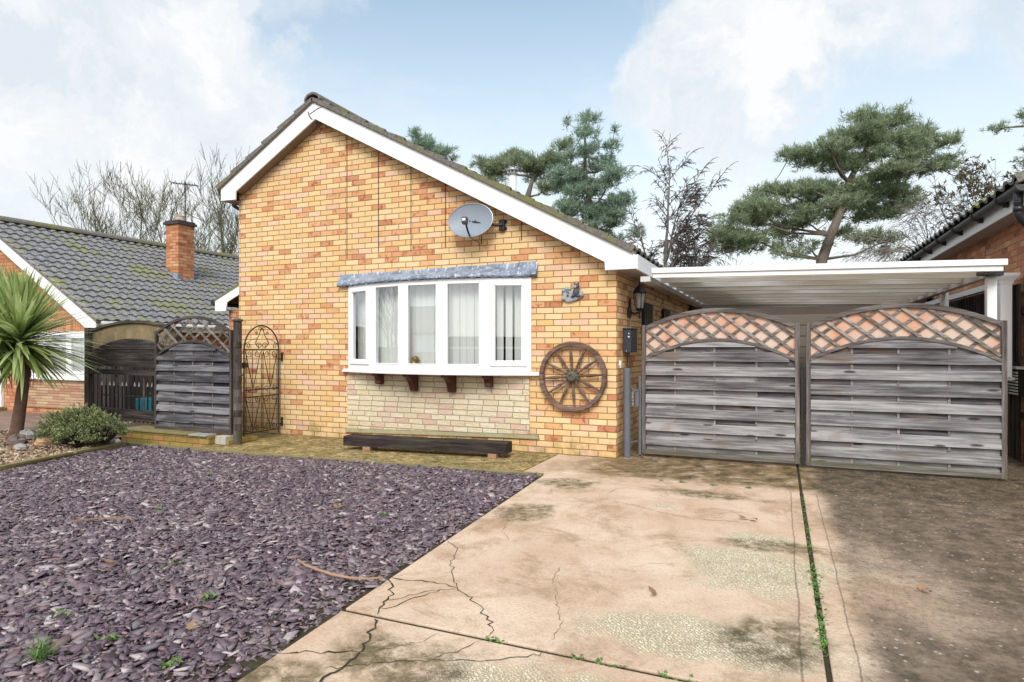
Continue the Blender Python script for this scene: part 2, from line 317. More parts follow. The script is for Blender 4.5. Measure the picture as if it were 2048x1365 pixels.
def concrete():
    t = NT('worn tan concrete', .62, .3); P = t.pos(); x, y, z = t.xyz(P); p2 = t.vec(x, y)
    n1 = t.noise(P, 1.1, 6, .65); n2 = t.noise(P, 4.5, 7, .7); n3 = t.noise(P, 55., 5, .75); nb = t.noise(P, 2.6, 9, .72, .4)
    c = t.mix(t.smooth(n1, .3, .72), S(222,200,176,.84), S(204,176,150,.81))
    c = t.mix(t.M('MULTIPLY', t.smooth(n2, .45, .8), .40), c, S(162,120,84,.72))
    c = t.mix(t.M('MULTIPLY', t.smooth(n3, .48, .72), .42), c, S(126,96,68,.7)); c = t.mix(t.M('MULTIPLY', t.smooth(t.noise(P, 1.9, 9, .78, .5), .48, .64), .55), c, S(150,120,86,.72)); c = t.mix(t.M('MULTIPLY', t.smooth(t.noise(P, .8, 9, .8, .8), .50, .62), .40), c, S(170,138,100,.75)); c = t.mix(t.M('MULTIPLY', t.smooth(t.noise(P, 90., 3, .7), .58, .72), .45), c, S(108,88,66,.65)); c = t.mix(t.M('MULTIPLY', t.smooth(t.noise(P, 3.1, 8, .7, .8), .56, .70), .35), c, S(206,152,118,.8))
    pale = t.M('MAXIMUM', t.M('MAXIMUM', t.blob(p2,1.62,-3.25,.50,.42,nb), t.blob(p2,1.46,-4.32,.62,.26,nb)), t.M('MAXIMUM', t.blob(p2,.95,-5.15,.50,.38,nb), t.M('MAXIMUM', t.blob(p2,1.62,-2.66,.24,.16,nb), t.blob(p2,.86,-2.02,.16,.08,nb))))
    wav = t.n('ShaderNodeTexWave', {'bands_direction': 'DIAGONAL'}, Vector=P, Scale=26., Distortion=9., Detail=3., Detail_Scale=2.2).outputs[1]
    c = t.mix(t.M('MULTIPLY', t.M('MULTIPLY', pale, t.smooth(t.noise(P, 7., 7, .75), .25, .55)), .85), c, t.mix(t.smooth(wav, .15, .75), S(188,176,140,.8), S(240,230,204,.92)))
    green = t.M('MAXIMUM', t.M('MAXIMUM', t.blob(p2,-.10,-1.50,.34,.26,nb), t.blob(p2,1.2,-1.46,.55,.17,nb)), t.M('MAXIMUM', t.blob(p2,-.10,-2.62,.26,.30,nb), t.blob(p2,1.70,-2.78,.42,.15,nb)))
    green = t.M('MAXIMUM', green, t.M('MAXIMUM', t.blob(p2,.28,-5.05,.34,.26,nb), t.blob(p2,-.02,-5.35,.3,.2,nb)))
    green = t.M('MAXIMUM', green, t.blob(p2,1.75,-4.2,.3,.35,nb,1.1,.6))
    c = t.mix(t.M('MULTIPLY', t.M('MULTIPLY', green, t.smooth(t.noise(P, 9., 9, .8, .3), .32, .62)), .95), c, S(104,94,58,.62))
    apron = t.M('MULTIPLY', t.smooth(t.M('ADD', y, t.M('MULTIPLY', t.M('SUBTRACT', nb, .5), .5)), -1.12, -.8), t.smooth(t.M('ADD', x, t.M('MULTIPLY', t.M('SUBTRACT', nb, .5), 1.1)), -.75, .1))
    apc = t.mix(t.smooth(t.noise(P, 5., 9, .8), .34, .66), S(78,70,42,.6), S(164,138,98,.7))
    c = t.mix(t.M('MULTIPLY', apron, t.smooth(n2, .28, .55)), c, apc)
    nr = t.noise(P, 1.3, 10, .74, .6); tan = t.blob(p2,2.30,-3.2,.55,1.0,nr,2.4,1.2)
    right = t.M('MULTIPLY', t.smooth(t.M('ADD', x, t.M('MULTIPLY', t.M('SUBTRACT', nr, .5), .35)), 2.04, 2.22), t.M('SUBTRACT', 1., t.M('MULTIPLY', tan, .62)))
    dk = t.mix(t.smooth(t.noise(P, 7., 9, .82), .38, .64), S(62,56,45,.56), S(142,124,102,.66))
    c = t.mix(t.M('MULTIPLY', right, .90), c, dk)
    n9 = t.noise(P, 26., 8, .85); c = t.mix(t.M('MULTIPLY', t.M('MULTIPLY', t.smooth(x, 1.98, 2.15), t.smooth(n9, .50, .62)), .6), c, S(66,60,48,.6))
    vo = t.n('ShaderNodeTexVoronoi', Vector=P, Scale=19.); sp = t.M('MULTIPLY', t.smooth(vo.outputs['Distance'], .20, .10), t.M('GREATER_THAN', t.xyz(vo.outputs['Color'])[0], .35))
    c = t.mix(t.M('MULTIPLY', t.M('MULTIPLY', sp, t.M('MAXIMUM', right, apron)), .75), c, S(206,200,180,.75))
    for lx, w in ((1.86,.007),(2.075,.006)):
        ln = t.smooth(t.M('ABSOLUTE', t.M('SUBTRACT', t.M('ADD', x, t.M('MULTIPLY', t.M('SUBTRACT', nb, .5), .05)), lx)), w, w*.3)
        c = t.mix(t.M('MULTIPLY', t.M('MULTIPLY', ln, .55), t.M('LESS_THAN', y, -1.05)), c, (.06,.045,.03,1))
    t.color(c)
    t.set(t.b, 'Roughness', t.M('SUBTRACT', .72, t.M('MULTIPLY', t.M('MAXIMUM', right, apron), .22)))
    h = t.M('ADD', t.M('MULTIPLY', n3, .5), t.M('ADD', t.M('MULTIPLY', n2, .6), t.M('MULTIPLY', t.M('MULTIPLY', wav, pale), .6)))
    t.bump(h, .012, .9); return t.m
m_conc = concrete()
def path_mat():
    t = NT('mossy path concrete', .8, .2); P = t.pos(); a = t.noise(P, 2.2, 6, .7); b = t.noise(P, 12., 7, .75); d = t.noise(P, 45., 4)
    c = t.mix(t.smooth(a, .38, .6), S(210,182,128,.78), S(162,144,92,.68)); c = t.mix(t.M('MULTIPLY', t.smooth(b, .40, .58), .85), c, S(104,92,56,.6)); c = t.mix(t.M('MULTIPLY', t.smooth(d, .5, .68), .6), c, S(214,196,146,.75)); c = t.mix(t.M('MULTIPLY', t.smooth(t.noise(P, 4., 8, .75, .6), .52, .64), .6), c, S(62,58,34,.6))
    t.color(c); t.bump(b, .012, .8); return t.m
m_path = path_mat()
m_kerb = plain('mossy kerb', S(160,150,108,.62), .9, .1, var=.45, scale=11, bump=.01, dirt=(.15,.14,.06,1))
def slate_mat():
    t = NT('plum slate chip', .56, .4); r = t.island(); P = t.pos()
    c = t.ramp(r, [(0., S(90,73,84,.8)), (.22, S(110,90,102,.82)), (.42, S(130,110,121,.85)), (.6, S(112,106,112,.88)), (.76, S(158,142,145,.9)), (.88, S(126,94,95,.86)), (.96, S(190,178,178,.95))])
    c = t.mix(t.M('MULTIPLY', t.noise(P, 60., 4), .35), c, S(70,60,66,.7)); c = t.mix(t.M('MULTIPLY', t.smooth(t.noise(P, 1.4, 7, .7), .48, .72), .35), c, S(150,138,136,.8)); t.color(c); t.bump(t.noise(P, 90., 3), .003, .5); return t.m
m_slate = slate_mat()
def leafmat(name, a, b, c3=None, scale=2., rough=.55, trans=.25):
    t = NT(name, rough, .3); r = t.island(); P = t.pos(); n = t.noise(P, scale, 3)
    f = t.M('ADD', t.M('MULTIPLY', r, .55), t.M('MULTIPLY', n, .5)); st = [(.25, a), (.75, b)]
    if c3: st.append((.97, c3))
    c = t.ramp(f, st); t.color(c)
    if trans:
        tr = t.n('ShaderNodeBsdfTranslucent'); t.set(tr, 0, c); mx = t.n('ShaderNodeMixShader'); t.set(mx,0,trans); t.set(mx,1,t.b.outputs[0]); t.set(mx,2,tr.outputs[0]); t.t.links.new(mx.outputs[0], t.out.inputs[0])
    return t.m
m_pine = leafmat('pine needles', (.15,.195,.115,1), (.40,.475,.295,1), (.58,.62,.42,1), 1.4, .5, .5)
m_pine2 = leafmat('blue green pine needles', (.15,.22,.165,1), (.41,.53,.39,1), (.55,.64,.47,1), 1.4, .5, .5)
m_bark = plain('pine bark', (.21,.17,.14,1), .95, .1, var=.4, scale=5)
m_barkgrey = plain('grey bark', (.135,.115,.105,1), .95, .1, var=.4, scale=3)
m_barkgreen = plain('algae green bark', (.145,.14,.085,1), .95, .1, var=.5, scale=1.2, dirt=(.14,.115,.10,1))
m_birch = plain('birch bark', (.15,.13,.12,1), .9, .1, var=.5, scale=4)
m_brownleaf = leafmat('bronze leaves', (.06,.045,.03,1), (.16,.13,.07,1), (.2,.2,.1,1), 1.)
m_cordy = leafmat('cordyline leaf', (.20,.29,.08,1), (.52,.61,.27,1), (.82,.84,.62,1), 3., .32, .45)
m_cordytrunk = plain('cordyline bark', (.17,.105,.075,1), .95, .1, var=.5, scale=14, bump=.02)
m_shrub = leafmat('grey green shrub leaf', (.14,.165,.075,1), (.37,.42,.20,1), (.60,.62,.34,1), 5., .6, .35)
m_twig = plain('dark twig', (.06,.045,.035,1), .9, .1)
m_weed = leafmat('weed leaf', (.07,.13,.035,1), (.17,.29,.08,1), None, 4., .6, .25)
m_deadleaf = plain('brown dead leaf', (.26,.15,.085,1), .7, .2, var=.4, scale=30)
m_frond = plain('dry cordyline leaf', (.30,.185,.115,1), .7, .2, var=.35, scale=12)
m_rockbrown = plain('brown rock', (.17,.13,.12,1), .9, .1, var=.45, scale=6, bump=.03)
m_rocktan = plain('tan rock', (.46,.30,.18,1), .9, .1, var=.35, scale=6, bump=.03)
m_rockgrey = plain('grey rock', (.32,.31,.29,1), .9, .1, var=.35, scale=6, bump=.03)
def chips():
    t = NT('wood chip', .9, .1); c = t.ramp(t.island(), [(0., (.12,.08,.055,1)), (.4, (.28,.19,.12,1)), (.7, (.42,.31,.21,1)), (.95, (.5,.42,.32,1))]); t.color(c); return t.m
m_chip = chips()
def paving():
    t = NT('pink grey block paving', .75, .25); P = t.pos(); x, y, z = t.xyz(P)
    br = t.n('ShaderNodeTexBrick', Vector=P, Color1=S(178,148,136,.65), Color2=S(152,124,114,.62), Mortar=S(96,84,70,.6), Scale=1.); br.inputs['Brick Width'].default_value=.2; br.inputs['Row Height'].default_value=.1; br.inputs['Mortar Size'].default_value=.006
    a = t.noise(P, 1.2, 6, .7); c = t.mix(t.M('MULTIPLY', t.smooth(a, .48, .72), .7), br.outputs[0], S(118,112,62,.55)); t.color(c); return t.m
m_paving = paving()
def ground_mat():
    t = NT('rough grass ground', .95, .1); P = t.pos(); a = t.noise(P, .6, 8, .7); c = t.ramp(a, [(.3, (.05,.06,.025,1)), (.6, (.10,.11,.045,1)), (.8, (.14,.12,.07,1))]); t.color(c); return t.m
m_ground = ground_mat()
m_asphalt = plain('road asphalt', (.055,.055,.056,1), .9, .2, var=.3, scale=30)
def poly_mat():
    t = NT('mould streaked polycarbonate', .35, .4); P = t.pos(); x, y, z = t.xyz(P)
    rag = t.noise(t.vec(t.M('MULTIPLY', x, 1.6), t.M('MULTIPLY', y, 9.)), 1.6, 6, .7); s = t.noise(t.vec(t.M('MULTIPLY', x, .5), t.M('MULTIPLY', y, 3.)), 1.4, 5, .6)
    fb = t.M('FRACT', t.M('DIVIDE', t.M('ADD', y, 6.316), .633)); db = t.M('MINIMUM', fb, t.M('SUBTRACT', 1., fb))
    lim = t.M('ADD', t.M('MULTIPLY', y, .17), t.M('ADD', -.98, t.M('MULTIPLY', t.M('SUBTRACT', rag, .5), 2.6)))
    edge = t.smooth(t.M('SUBTRACT', x, lim), .22, -.12)
    st = t.smooth(t.M('ADD', db, t.M('MULTIPLY', t.M('SUBTRACT', s, .55), 1.3)), .46, .08)
    c = t.mix(t.M('MULTIPLY', st, .9), (.93,.93,.91,1), S(150,126,90,.75)); c = t.mix(t.M('MULTIPLY', t.smooth(rag, .56, .72), .45), c, S(140,124,98,.75)); c = t.mix(t.M('MULTIPLY', edge, .85), c, S(84,76,64,.6))
    t.color(c); tr = t.n('ShaderNodeBsdfTranslucent'); t.set(tr,0,c); mx = t.n('ShaderNodeMixShader'); t.set(mx,0,.80); t.set(mx,1,t.b.outputs[0]); t.set(mx,2,tr.outputs[0]); t.t.links.new(mx.outputs[0], t.out.inputs[0]); return t.m
m_poly = poly_mat()

# ------------------------------------------------------------------ roofs
def tiled_slope(mb, xr, zr, xe, ze, y0, y1, course=.33, period=.30, amp=.022, step=.03, ny=8):
    """tiled slope falling from ridge (xr,zr) to eave (xe,ze), running along y"""
    L = math.hypot(xe-xr, ze-zr); tx, tz = (xe-xr)/L, (ze-zr)/L; nx, nz = (-tz, tx) if tx > 0 else (tz, -tx)
    n = max(1, round(L/course)); cl = L/n; m = max(2, int((y1-y0)/period*ny)); rn = random.Random(3)
    b = len(mb.v); rows = []
    for i in range(n):
        for t, h in ((i*cl, .0), ((i+1)*cl, step), ((i+1)*cl+.001, -.004)): rows.append((t, h, i))
    for t, h, i in rows:
        for k in range(m+1):
            y = y0 + (y1-y0)*k/m; ph = (y/period) % 1.
            w = amp*(math.sin(2*math.pi*ph)*.6 + (.4 if ph < .5 else -.4)); hh = h + w + .004*math.sin(i*3.7+y*2.1)
            mb.v.append((xr + tx*t + nx*hh, y, zr + tz*t + nz*hh))
    for r in range(len(rows)-1):
        for k in range(m): a = b + r*(m+1) + k; mb.f.append((a, a+1, a+m+2, a+m+1))
    o = .035
    mb.add([(xr-nx*o,y0,zr-nz*o),(xe-nx*o,y0,ze-nz*o),(xe-nx*o,y1,ze-nz*o),(xr-nx*o,y1,zr-nz*o)], [(0,1,2,3)])
    # closed verge edges
    for y in (y0, y1):
        kk = 0 if y == y0 else m
        for r in range(len(rows)-1):
            a = b + r*(m+1) + kk; c = a + m + 1
            t0, t1 = rows[r][0], rows[r+1][0]
            mb.add([mb.v[a], mb.v[c], (xr+tx*t1-nx*o, y, zr+tz*t1-nz*o), (xr+tx*t0-nx*o, y, zr+tz*t0-nz*o)], [(0,1,2,3)])
    return mb
def ridge_tiles(mb, x, z, y0, y1, r=.12, drop=.05):
    y = y0; i = 0
    while y < y1:
        e = min(y+.45, y1)
        pr = [(x + math.cos(a)*r*1.25, z - drop + math.sin(a)*r) for a in np.linspace(math.pi*1.0, 0, 9)]
        pr += [(x + math.cos(a)*r*1.05, z - drop - .01 + math.sin(a)*r*.8) for a in np.linspace(0, math.pi, 9)]
        mb.prism(pr, 'y', y + (.0 if i % 2 else .002), e - .004); y = e; i += 1
    return mb

# ------------------------------------------------------------------ the bungalow
def build_bungalow():
    T = thing('bungalow', 'buff brick bungalow with white barge boards, bow window and steep asymmetrical gable facing the drive', 'house')
    XL, D = -5.987, 10.5
    zt = lambda x: min(3.755+.589*(x+6.191), 2.43+.527*(.165-x)) - .06
    w = MB(); q = lambda *p: w.add([(a, 0, b) for a, b in p], [tuple(range(len(p)))])
    a, b, z0, z1, xa = -3.84, -1.10, 1.0, 2.18, -4.378
    q((XL,-.1),(a,-.1),(a,z0),(a,z1),(a,zt(a)),(xa,zt(xa)),(XL,zt(XL)))
    q((a,-.1),(b,-.1),(b,z0),(a,z0)); q((a,z1),(b,z1),(b,zt(b)),(a,zt(a))); q((b,-.1),(0,-.1),(0,zt(0)),(b,zt(b)),(b,z1),(b,z0))
    w.add([(0,0,-.1),(0,D,-.1),(0,D,zt(0)),(0,0,zt(0))], [(0,1,2,3)]); w.add([(XL,0,-.1),(XL,0,zt(XL)),(XL,D,zt(XL)),(XL,D,-.1)], [(0,1,2,3)])
    w.add([(XL,D,-.1),(0,D,-.1),(0,D,zt(0)),(xa,D,zt(xa)),(XL,D,zt(XL))], [(0,1,2,3,4)])
    wall = part('wall', w, m_brick, T)
    # the room behind the bow window
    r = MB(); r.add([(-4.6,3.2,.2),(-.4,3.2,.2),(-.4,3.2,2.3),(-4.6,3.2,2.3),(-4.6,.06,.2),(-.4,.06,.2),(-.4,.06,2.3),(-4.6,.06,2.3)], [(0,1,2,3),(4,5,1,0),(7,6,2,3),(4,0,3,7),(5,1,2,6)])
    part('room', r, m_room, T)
    rf = MB(); tiled_slope(rf, -4.378, 4.875, .245, 2.425, -.20, D+.2, .34, .30, .016, .03); tiled_slope(rf, -4.378, 4.875, -6.25, 3.772, -.20, D+.2, .34, .30, .016, .03)
    roof = part('roof', rf, m_tile_main, T)
    rt = MB(); ridge_tiles(rt, -4.37, 4.90, -.21, D+.2, .115, .06); part('ridge_tile', rt, m_tile_main, roof, smooth=False)
    vg = MB(); 
    for (x0,zz0,x1,zz1) in ((-4.372,4.848,.240,2.402),(-4.384,4.848,-6.245,3.752)): vg.bar((x0,-.115,zz0-.008),(x1,-.115,zz1-.008),.13,.03,(0,1,0)) if False else vg.prism([(x0,zz0+.012),(x1,zz1+.012),(x1,zz1-.026),(x0,zz0-.026)],'y',-.188,-.03)
    part('verge', vg, m_under, roof)
    fl = MB(); fl.lathe([(.062,-.35),(.062,.30)], (-1.98,1.5,3.64), n=18); flue = part('flue', fl, m_white, roof, smooth=False)
    fc = MB(); fc.lathe([(.064,.30),(.088,.30),(.09,.315),(.07,.325),(.066,.33)], (-1.98,1.5,3.64), n=18)
    for k in range(8):
        t = k*math.pi/4; fc.box(-1.98+.07*math.cos(t)-.008,-1.98+.07*math.cos(t)+.008,1.5+.07*math.sin(t)-.008,1.5+.07*math.sin(t)+.008,3.965,4.0)
    fc.lathe([(.085,.36),(.09,.365),(.088,.39),(.05,.405),(.001,.41)], (-1.98,1.5,3.64), n=18); part('cap', fc, m_galv, flue)
    # barge boards
    bl = MB(); bl.prism([(-4.381,4.820),(-6.191,3.755),(-6.186,3.575),(-5.887,3.568),(-5.880,3.69),(-4.349,4.578)], 'y', -.165, -.14); part('barge_board', bl, m_barge, T, bevel=.003)
    br = MB(); br.prism([(-4.377,4.820),(-4.345,4.578),(-.101,2.303),(-.096,2.207),(.278,2.207),(.278,2.352),(.165,2.43)], 'y', -.165, -.14); part('barge_board', br, m_barge, T, bevel=.003)
    ft = MB(); ft.tube([(-4.47,-.168,4.70),(-4.44,-.19,4.64),(-4.40,-.172,4.585),(-4.36,-.05,4.52)], .008, 6); ft.tube([(-4.44,-.17,4.66),(-4.3,-.17,4.72),(-4.15,-.168,4.74)], .004, 5); part('cable', ft, m_steel, T)
    so = MB(); so.prism([(-5.87,3.687),(-4.352,4.568),(-4.352,4.588),(-5.87,3.707)], 'y', -.138, -.004); so.prism([(-4.343,4.568),(-.11,2.300),(-.11,2.318),(-4.343,4.588)], 'y', -.138, -.004); part('verge_soffit', so, m_soffit_brown, T)
    ev = MB(); ev.box(.003,.262,-.138,D,2.209,2.222); part('soffit', ev, m_soffit, T); fa = MB(); fa.box(.264,.284,-.138,D,2.200,2.372); part('fascia', fa, m_barge, T)
    el = MB(); el.box(-6.17,-5.99,-.138,D,3.575,3.588); part('soffit', el, m_soffit, T); fl2 = MB(); fl2.box(-6.192,-6.173,-.138,D,3.572,3.74); part('fascia', fl2, m_barge, T)
    gu = MB(); gu.tube([(-6.245,-.12,3.715),(-6.245,D,3.70)], .05, 10); gu.tube([(-6.24,.1,3.68),(-6.22,.12,3.56),(-6.03,.14,3.44),(-6.03,.14,.1)], .034, 8); part('gutter', gu, m_black, T, smooth=False)
    # stone panel below the window
    sp = MB(); sp.prism([(-3.886,.155),(-1.099,.225),(-1.099,.99),(-3.886,.99)], 'y', -.026, -.001); part('stone_panel', sp, m_stone, T)
    ld = MB(); ld.prism([(-3.92,.10),(-.97,.175),(-.98,.222),(-3.91,.152)], 'y', -.030, -.002); part('mortar_ledge', ld, plain('algae cement ledge', (.36,.33,.20,1), .9, .1, var=.3, scale=14, dirt=(.2,.2,.07,1)), T)
    # bow window
    BW = [(-3.86,0.),(-3.32,-.196),(-2.757,-.295),(-2.183,-.295),(-1.62,-.196),(-1.08,0.)]
    F = MB(); facets = []
    def boxl(mb, P, u, n, t0, t1, d0, d1, za, zb):
        c = [(t0,d0),(t1,d0),(t1,d1),(t0,d1)]; pts = [(P[0]+u[0]*t+n[0]*d, P[1]+u[1]*t+n[1]*d) for t, d in c]
        mb.add([(x,y,za) for x,y in pts]+[(x,y,zb) for x,y in pts], [(0,3,2,1),(4,5,6,7),(0,1,5,4),(1,2,6,5),(2,3,7,6),(3,0,4,7)])
    panes = []
    for i in range(5):
        P, Q = BW[i], BW[i+1]; L = math.hypot(Q[0]-P[0], Q[1]-P[1]); u = ((Q[0]-P[0])/L, (Q[1]-P[1])/L); n = (-u[1], u[0])
        ml, mr, zb, zp = (.068,.068,1.085,2.125)
        boxl(F,P,u,n,0,ml,-.03,.04,1.0,2.18); boxl(F,P,u,n,L-mr,L,-.03,.04,1.0,2.18); boxl(F,P,u,n,ml,L-mr,-.029,.04,1.0,zb); boxl(F,P,u,n,ml,L-mr,-.029,.04,zp,2.18)
        if i in (0,4):
            a0, a1, c0, c1 = ml-.012, L-mr+.012, zb-.012, zp+.012
            for (t0,t1,y0,y1) in ((a0,a0+.058,c0,c1),(a1-.058,a1,c0,c1),(a0+.058,a1-.058,c0,c0+.06),(a0+.058,a1-.058,c1-.055,c1)): boxl(F,P,u,n,t0,t1,-.048,.02,y0,y1)
            ml += .046; mr += .046; zb += .046; zp -= .042
        g = MB(); boxl(g,P,u,n,ml-.004,L-mr+.004,-.012,.008,zb-.004,zp+.004); panes.append(g)
        bd = MB(); e = .012
        for (t0,t1,y0,y1) in ((ml,ml+e,zb,zp),(L-mr-e,L-mr,zb,zp),(ml+e,L-mr-e,zb,zb+e),(ml+e,L-mr-e,zp-e,zp)): boxl(F,P,u,n,t0,t1,-.0365,-.02,y0,y1)
        facets.append((P,u,n,L))
    for i in range(1,5): F.tube([(BW[i][0],BW[i][1]+.005,1.0),(BW[i][0],BW[i][1]+.005,2.18)], .034, 12)
    bay = part('bay_window', F, m_white, T, bevel=.004)
    for g in panes: part('pane', g, m_glass, bay)
    off = lambda d: [(x, y-d) for x, y in BW]
    s = MB(); o = [(-3.975,-.004),(-3.965,-.05)] + [(x*1.0+(-2.47-x)*-.02, y-.075) for x,y in BW[1:5]] + [(-.955,-.05),(-.945,-.004)]
    s.prism(o, 'z', .958, .985); s.prism([(x+(-2.47-x)*.012, y+.016 if y < -.01 else y) for x,y in o], 'z', .985, 1.002); part('sill', s, m_white, bay, bevel=.004)
    hd = MB(); hd.prism([(-3.86,.05)]+[(x,y+.03) for x,y in BW[0:6]]+[(-1.08,.05)], 'z', 2.178, 2.20); hd.prism([(-3.86,.05)]+[(x,y+.03) for x,y in BW[0:6]]+[(-1.08,.05)], 'z', .985, 1.001)
    part('head_board', hd, m_white, bay)
    # lead flashing: slope off the wall, then a dressed skirt with a scalloped edge
    lf = MB(); N = 96; ox = lambda f: -4.04 + 3.05*f
    def bowy(x):
        for (x0,y0),(x1,y1) in zip(BW, BW[1:]):
            if x0 <= x <= x1: return y0 + (y1-y0)*(x-x0)/(x1-x0)
        return 0.
    rows = []
    for k in range(N+1):
        f = k/N; x = ox(f); by = min(bowy(x)-.06, -.05); wav = .006*math.sin(f*41)+.004*math.sin(f*97); zt0 = 2.345 + .035*f + wav*.6
        if f > .965: e = (f-.965)/.035; drop = .05*(1-e**2)
        else: drop = .055
        zm = 2.235 + .02*f + wav
        sc = .020*abs(math.sin(f*N*math.pi/4)) 
        rows.append([(x,-.004,zt0),(x,-.02,zt0-.045),(x,by*.55,zm+.03),(x,by-.004,zm-.02),(x,by-.014,zm-.045),(x,by-.012+ (.02 if sc<.004 else 0),2.165+(.055-drop)+sc+.01*f),(x,by*.4,2.19)])
    vs = [p for r_ in rows for p in r_]; nr = len(rows[0])
    lf.add(vs, [(k*nr+j, (k+1)*nr+j, (k+1)*nr+j+1, k*nr+j+1) for k in range(N) for j in range(nr-1)] + [tuple(range(nr)), tuple(N*nr+j for j in range(nr))])
    part('lead_flashing', lf, m_lead, T)
    # corbels
    for x, big in ((-3.30,0),(-2.745,1),(-2.165,1),(-1.63,0)):
        k = MB(); D0 = .30 if big else .20; H = .235 if big else .155
        pr = [(-.027,.956),(-D0,.956),(-D0,.925),(-D0*.78,.905),(-D0*.6,.86),(-.14,.86-.3*H),(-.125,.956-H+.02),(-.11,.956-H),(-.027,.956-H)]
        k.prism(pr, 'x', x-.042, x+.042); part('corbel', k, m_corbel, T, bevel=.006)
    # little barred windows in the side wall
    for y0, y1, za in ((1.42,2.05,1.35),(2.98,3.6,1.40)):
        g = MB(); g.box(.002,.012,y0+.02,y1-.02,za,1.90); win = part('side_window', g, m_blackplastic, T)
        k = MB(); n = 5
        for i in range(n): yy = y0 + (y1-y0)*(i+.5)/n; k.box(.014,.05,yy-.045,yy+.045,za-.05,1.93)
        part('grille', k, m_black, win, bevel=.004)
    # lean to roof on the far side
    p = MB(); p.box(-6.66,-5.99,.42,3.2,-.05,1.93); lt = part('side_porch', p, m_brick_left, T)
    pr = MB(); pr.prism([(-6.86,2.05),(-5.99,2.43),(-5.99,2.49),(-6.86,2.11)], 'y', .30, 3.3); part('porch_roof', pr, m_tile_main, lt)
    pb = MB(); pb.prism([(-6.82,1.90),(-6.82,2.065),(-5.99,2.428),(-5.99,2.29),(-6.55,2.045),(-6.58,1.90)], 'y', .28, .298); part('porch_barge', pb, m_barge, lt); pg = MB(); pg.tube([(-6.90,.3,2.04),(-6.90,3.3,2.03)], .045, 8); part('porch_gutter', pg, m_black, lt)
    return BW, facets
BW, facets = build_bungalow()

# blinds hanging in the bay and the ornament on the inner sill
bl = MB()
for i, (P,u,n,L) in enumerate(facets):
    k = 6 if i not in (0,4) else 5; ang = R(14)
    for j in range(k):
        t = L*(j+.5)/k; cx, cy = P[0]+u[0]*t+n[0]*.13, P[1]+u[1]*t+n[1]*.13
        c, s_ = math.cos(ang), math.sin(ang); d = (u[0]*c + n[0]*s_, u[1]*c + n[1]*s_); w = (.0435 if i < 4 else .0465) + random.uniform(-.003,.003)
        pts = []
        for q in (-1,-.5,0,.5,1): bow = .006*(1-q*q); pts.append((cx+d[0]*w*q+n[0]*bow, cy+d[1]*w*q+n[1]*bow))
        vs = [(x,y,1.07) for x,y in pts] + [(x,y,2.14) for x,y in pts]; bl.add(vs, [(a,a+1,a+6,a+5) for a in range(4)])
    A, B = (P[0]+n[0]*.11, P[1]+n[1]*.11), (P[0]+u[0]*L+n[0]*.11, P[1]+u[1]*L+n[1]*.11)
    bl.bar((A[0],A[1],2.155),(B[0],B[1],2.155),.03,.03)
single('vertical_blind', bl, m_blind, 'pale vertical slat blinds hanging inside the white bow window', 'blind', (-2.47,-.1,1.07))
m_brass = plain('green gold glaze', (.22,.19,.06,1), .3, .5, .3, var=.5, scale=25)
t = thing('ornament', 'green gold glazed bird shaped ornament on the inner sill of the bow window', 'ornament', (-2.655,-.215,1.003))
k = MB(); k.lathe([(.03,0),(.045,.01),(.06,.05),(.062,.085),(.05,.12),(.03,.14)], (-2.655,-.215,1.003), n=14); part('body', k, m_brass, t, True)
k = MB(); k.blob((-2.632,-.222,1.158), (.05,.042,.036), 12); part('head', k, m_brass, t, True); k = MB(); k.lathe([(.016,0),(.012,.02),(.002,.042)], (-2.592,-.226,1.15), (1,-.1,-.45), 8); part('beak', k, m_brass, t, True)

